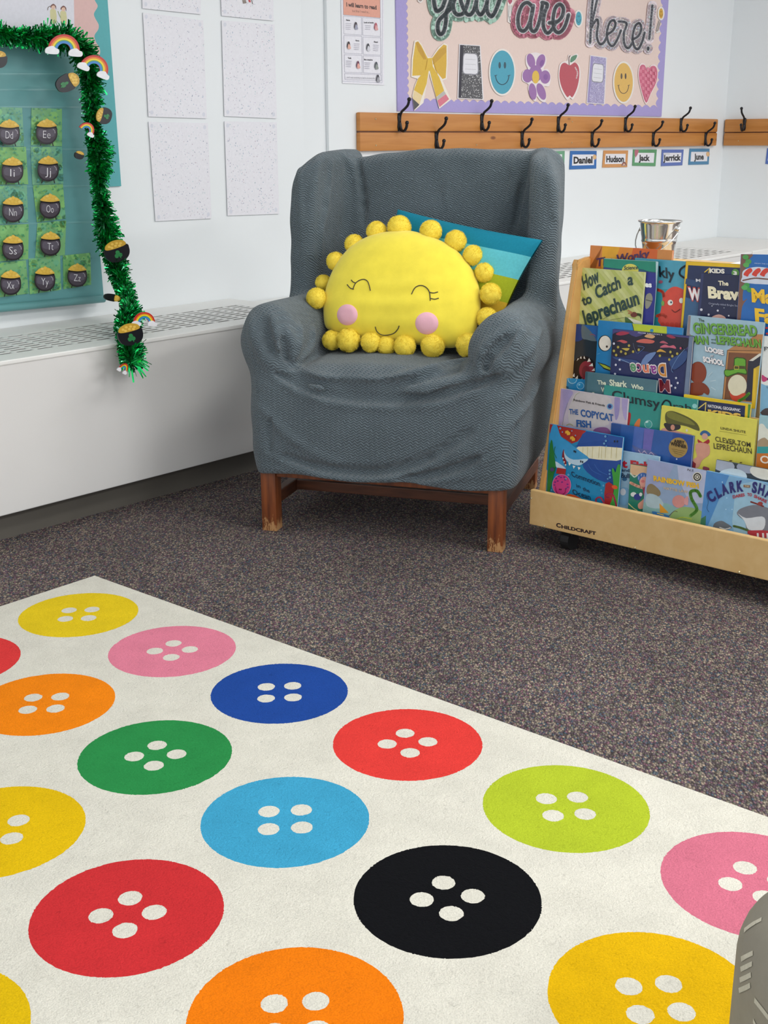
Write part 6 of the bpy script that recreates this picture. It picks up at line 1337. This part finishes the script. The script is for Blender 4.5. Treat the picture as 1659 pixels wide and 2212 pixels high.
# ------------------------------------------------------------------ small things on the floor between chair and stand
P0 = Pl(Z*.001, Z).hit(1182, 905)
m = MB(); m.col = lin('dedede'); d1 = SX; m.prism([P0, P0+SX*.10+SYd*.01, P0+SX*.13+SYd*.12+Z*.035, P0+SX*.02+SYd*.13+Z*.02], Z*.002)
ob = m.build('paper_sheet', M['paper'], base=P0, cols=True); tag(ob, 'crumpled white paper sheet on the carpet between the armchair and the book stand', 'paper')
m = MB(); m.col = lin('2f6f5c'); o = Pl(Z*.0, Z).hit(1199, 880)
m.box(o, SX, SYd, Z, (-.035, .0, .0), (.12, .10, .16), .01); ob = m.build('storage_bin', M['gloss'], base=o, cols=True); tag(ob, 'dark green plastic bin glimpsed behind the left side of the book stand', 'bin')
# ------------------------------------------------------------------ tinsel garland
GP = [(-90, 62, 3.08), (-30, 66, 3.08), (30, 78, 3.075), (85, 80, 3.07), (130, 78, 3.07), (168, 100, 3.07), (190, 150, 3.065), (198, 210, 3.06), (198, 260, 3.06), (210, 320, 3.06), (212, 380, 3.055), (218, 430, 3.055), (226, 485, 3.05), (236, 535, 3.04), (250, 580, 3.0), (268, 625, 2.94), (280, 665, 2.85), (268, 705, 2.74), (276, 745, 2.66), (282, 785, 2.612)]
def gpt(px, py, n): return Pl(W(0, n), -N).hit(px, py)
gpath = smooth([tuple(gpt(*p)) for p in GP], 14); gpath = [Vector(p) for p in gpath]
gar = empty('tinsel_garland', gpath[-1], 'green tinsel garland with rainbow and gold pot charms draped over the letter chart', 'garland')
def tinsel():
    L = [0]
    for a_, b_ in zip(gpath, gpath[1:]): L.append(L[-1]+(b_-a_).length)
    tot = L[-1]; rd = random.Random(21); vs = []; fs = []; mi = []
    M_n = 8200
    for i in range(M_n):
        s_ = rd.uniform(0, tot); j = max(k for k in range(len(L)) if L[k] <= s_); j = min(j, len(gpath)-2)
        f = (s_-L[j])/max(1e-6, L[j+1]-L[j]); p = gpath[j].lerp(gpath[j+1], f); t = (gpath[j+1]-gpath[j]).normalized()
        a_ = t.orthogonal().normalized(); b_ = t.cross(a_); an = rd.uniform(0, 6.283)+s_*9; dr = a_*math.cos(an)+b_*math.sin(an)
        dr = (dr+t*rd.gauss(.0, .38)).normalized(); env = .78+.22*math.sin(s_*21+1.3*math.sin(s_*9)); ln = rd.uniform(.032, .058)*env
        if dr.dot(N) > .1: ln = min(ln, .03)                      # flattened against the chart
        w = rd.uniform(.0012, .0028); sd = dr.cross(Vector((rd.gauss(0, 1), rd.gauss(0, 1), rd.gauss(0, 1)))).normalized()*w
        bend = Vector((0, 0, -1))*ln*rd.uniform(-.05, .22)+t*ln*rd.uniform(-.2, .2)
        o = len(vs); mid = p+dr*ln*.55; tip = p+dr*ln+bend; sd2 = (sd+dr.cross(sd).normalized()*w*rd.uniform(-1.4, 1.4))
        vs += [p+sd*.8, p-sd*.8, mid+sd2, mid-sd2, tip+sd, tip-sd]; fs += [(o, o+1, o+3, o+2), (o+2, o+3, o+5, o+4)]; mi += [2 if i % 11 == 0 else int(i % 3 == 0)]*2  # a few strands get the pale foil as painted glints
    ob = mk('tinsel_strands', vs, fs, [M['tinsel'], M['tinsel_dark'], M['tinsel_glint']], gar); ob.data.polygons.foreach_set('material_index', [int(x) for x in mi]); ob['kind'] = 'stuff'
    m = MB(); m.tube(gpath, .003, 6); m.build('core_wire', M['tinsel_dark'], gar)
tinsel()
def charm_plane(px, py, n, yaw=0, pitch=0):
    o = gpt(px, py, n); nv = (Matrix.Rotation(math.radians(yaw), 3, 'Z') @ (-N)); nv = (nv+Z*math.sin(math.radians(pitch))).normalized(); return Pl(o, nv)
def rainbow(px, py, n, s, rot, yaw=0, squash=1.0, clouds=(1, 1), lab=None):
    pl = charm_plane(px, py, n, yaw); r_ = math.radians(rot)
    T = lambda x, y: (px+s*(x*squash*math.cos(r_)-y*math.sin(r_)), py+s*(x*squash*math.sin(r_)+y*math.cos(r_)))
    a = Art(pl, off=0); arc = lambda R1, R2: [T(-R1*math.cos(t), -R1*math.sin(t)) for t in [math.pi*k/20 for k in range(21)]]+[T(R2*math.cos(t), -R2*math.sin(t)) for t in [math.pi*k/20 for k in range(21)]]
    a.slab(arc(1.0, .42), .003, 'c02c28')
    for R1, c in ((.87, 'dd7a26'), (.76, 'e8cf2c'), (.64, '5aa04a'), (.58, '3a82c4')): a.bump(); a._face(arc(R1, .42), lin(c))
    ob = a.build('rainbow_charm', M['gloss'], gar, base=pl.o)
    for sx, on in ((-1, clouds[0]), (1, clouds[1])):
        if not on: continue
        c = Art(pl, off=.0035); c.slab([T(sx*.75+x, .06+y) for x, y in [(-.42, .12), (-.36, -.08), (-.16, -.2), (.06, -.24), (.24, -.12), (.42, -.06), (.46, .14), (.3, .26), (-.3, .27)]], .003, 'e6e6ea', 4); c.build('cloud', M['gloss'], ob, base=pl.o)
def potcharm(px, py, n, s, rot, yaw=0, squash=1.0, clover=True):
    pl = charm_plane(px, py, n, yaw); r_ = math.radians(rot)
    T = lambda x, y: (px+s*(x*squash*math.cos(r_)-y*math.sin(r_)), py+s*(x*squash*math.sin(r_)+y*math.cos(r_)))
    a = Art(pl, off=0); a.slab([T(x, y) for x, y in [(-.8, -.35), (-1, .05), (-.85, .55), (-.4, .85), (.4, .85), (.85, .55), (1, .05), (.8, -.35)]], .005, '16141a', 4)
    ob = a.build('pot_charm', M['gloss'], gar, base=pl.o)
    g = Art(pl, off=.001); g.slab([T(x, y) for x, y in [(-.85, -.32), (-.75, -.62), (-.4, -.8), (0, -.86), (.4, -.8), (.75, -.62), (.85, -.32), (.4, -.22), (-.4, -.22)]], .003, 'c39a36', 3)
    for x, y in ((-.5, -.5), (-.2, -.62), (.15, -.6), (.45, -.5), (0, -.42), (-.32, -.36), (.32, -.34)): g.ell(*T(x, y), s*.12, s*.1, 'e0bb58', n=10)
    g.build('gold_coins', M['gloss'], ob, base=pl.o)
    if clover:
        k = Art(pl, off=.001)
        for an in (-90, 30, 150): k.slab([T(.17*math.cos(math.radians(an))+.17*math.cos(t), .3+.17*math.sin(math.radians(an))+.17*math.sin(t)) for t in [6.283*i/12 for i in range(12)]], .0015, '2c7a44')
        k.line([T(0, .3), T(.12, .62)], s*.07, '2c7a44'); k.build('shamrock', M['gloss'], ob, base=pl.o)
rainbow(138, 108, 3.02, 34, 6, clouds=(1, 1)); rainbow(203, 150, 3.01, 31, 24, squash=1.0); rainbow(186, 283, 3.01, 19, 30, clouds=(0, 1), squash=.9); rainbow(312, 697, 2.62, 23, 0); rainbow(265, 800, 2.60, 17, 30, squash=.55)
potcharm(147, 178, 3.02, 30, 62, squash=.62); potcharm(225, 250, 3.01, 19, -75, squash=.95); potcharm(253, 542, 2.98, 27, -18); potcharm(282, 722, 2.60, 27, -14); potcharm(243, 643, 2.9, 20, 100, squash=.4, clover=False); potcharm(-6, 128, 3.03, 22, 0, clover=False); potcharm(172, 335, 3.03, 10, 20, clover=False)
# ------------------------------------------------------------------ grey patterned seat in the near right corner
def pouf():
    c0 = Vector((.345, .62, 0)); r = empty('patterned_seat', c0+Vector((.3, .1, 0)), 'taupe grey upholstered seat with pale stroke pattern at the bottom right edge', 'seat')
    m, t, b = nt('patterned_upholstery'); tc = node(t, 'ShaderNodeTexCoord'); at = node(t, 'ShaderNodeAttribute', attribute_name='Col')
    m2 = printed('patterned_upholstery', .6, spec=.4, bump=.2, bs=300, nz=.05, ns=40)
    o = Vector((.322, .50, .0)); ez = Z; ex = Vector((1, 0, 0)); ey = Vector((0, 1, 0))
    bm = bmesh.new(); bmesh.ops.create_cube(bm, size=1)
    for v in bm.verts: v.co = Vector(((v.co.x+.5)*.62, (v.co.y+.5)*.62-.12, .02+(v.co.z+.5)*.335))
    bmesh.ops.bevel(bm, geom=bm.edges[:], offset=.075, segments=8, affect='EDGES', profile=.5); bmesh.ops.recalc_face_normals(bm, faces=bm.faces)
    vs = [o+v.co for v in bm.verts]; fs = [tuple(v.index for v in f.verts) for f in bm.faces]; bm.free()
    mk('seat_cushion', vs, fs, m2, r, smooth=True, cols=[lin('8a8578')]*len(fs))
    bv = BVHTree.FromPolygons(vs, fs); mb = MB(); mb.col = lin('c4bfae')
    V = lambda x, y: (1400+x/5.3714, 1800+y/5.3714)
    for P in ([(1120, 1130), (1210, 1060), (1320, 1000)], [(1085, 1460), (1150, 1425), (1222, 1390)], [(1080, 1580), (1150, 1545), (1212, 1515)], [(1070, 1705), (1140, 1672), (1200, 1642)], [(1060, 1825), (1130, 1795), (1190, 1765)], [(1240, 1935), (1300, 2010), (1400, 2140)], [(1225, 2170), (1260, 2250), (1290, 2330)]):
        Q = []
        for x, y in smooth(P, 5):
            v = ray(*V(x, y)).normalized(); h_, nn, i_, dd = bv.ray_cast(CAM, v)
            if h_ is not None: Q.append((h_, nn))
        for (a_, na), (b_, nb) in zip(Q, Q[1:]):
            t_ = (b_-a_).normalized(); s1 = na.cross(t_)*.0022; s2 = nb.cross(t_)*.0022; mb.add([a_+na*.0006-s1, b_+nb*.0006-s2, b_+nb*.0006+s2, a_+na*.0006+s1], [(0, 1, 2, 3)])
    if mb.f: mb.build('printed_strokes', M['linen'], r, cols=True)
    mm = MB(); mm.box(o, ex, ey, Z, (.03, -.09, .0095), (.59, .47, .03)); mm.build('base', M['plastic'], r)
pouf()
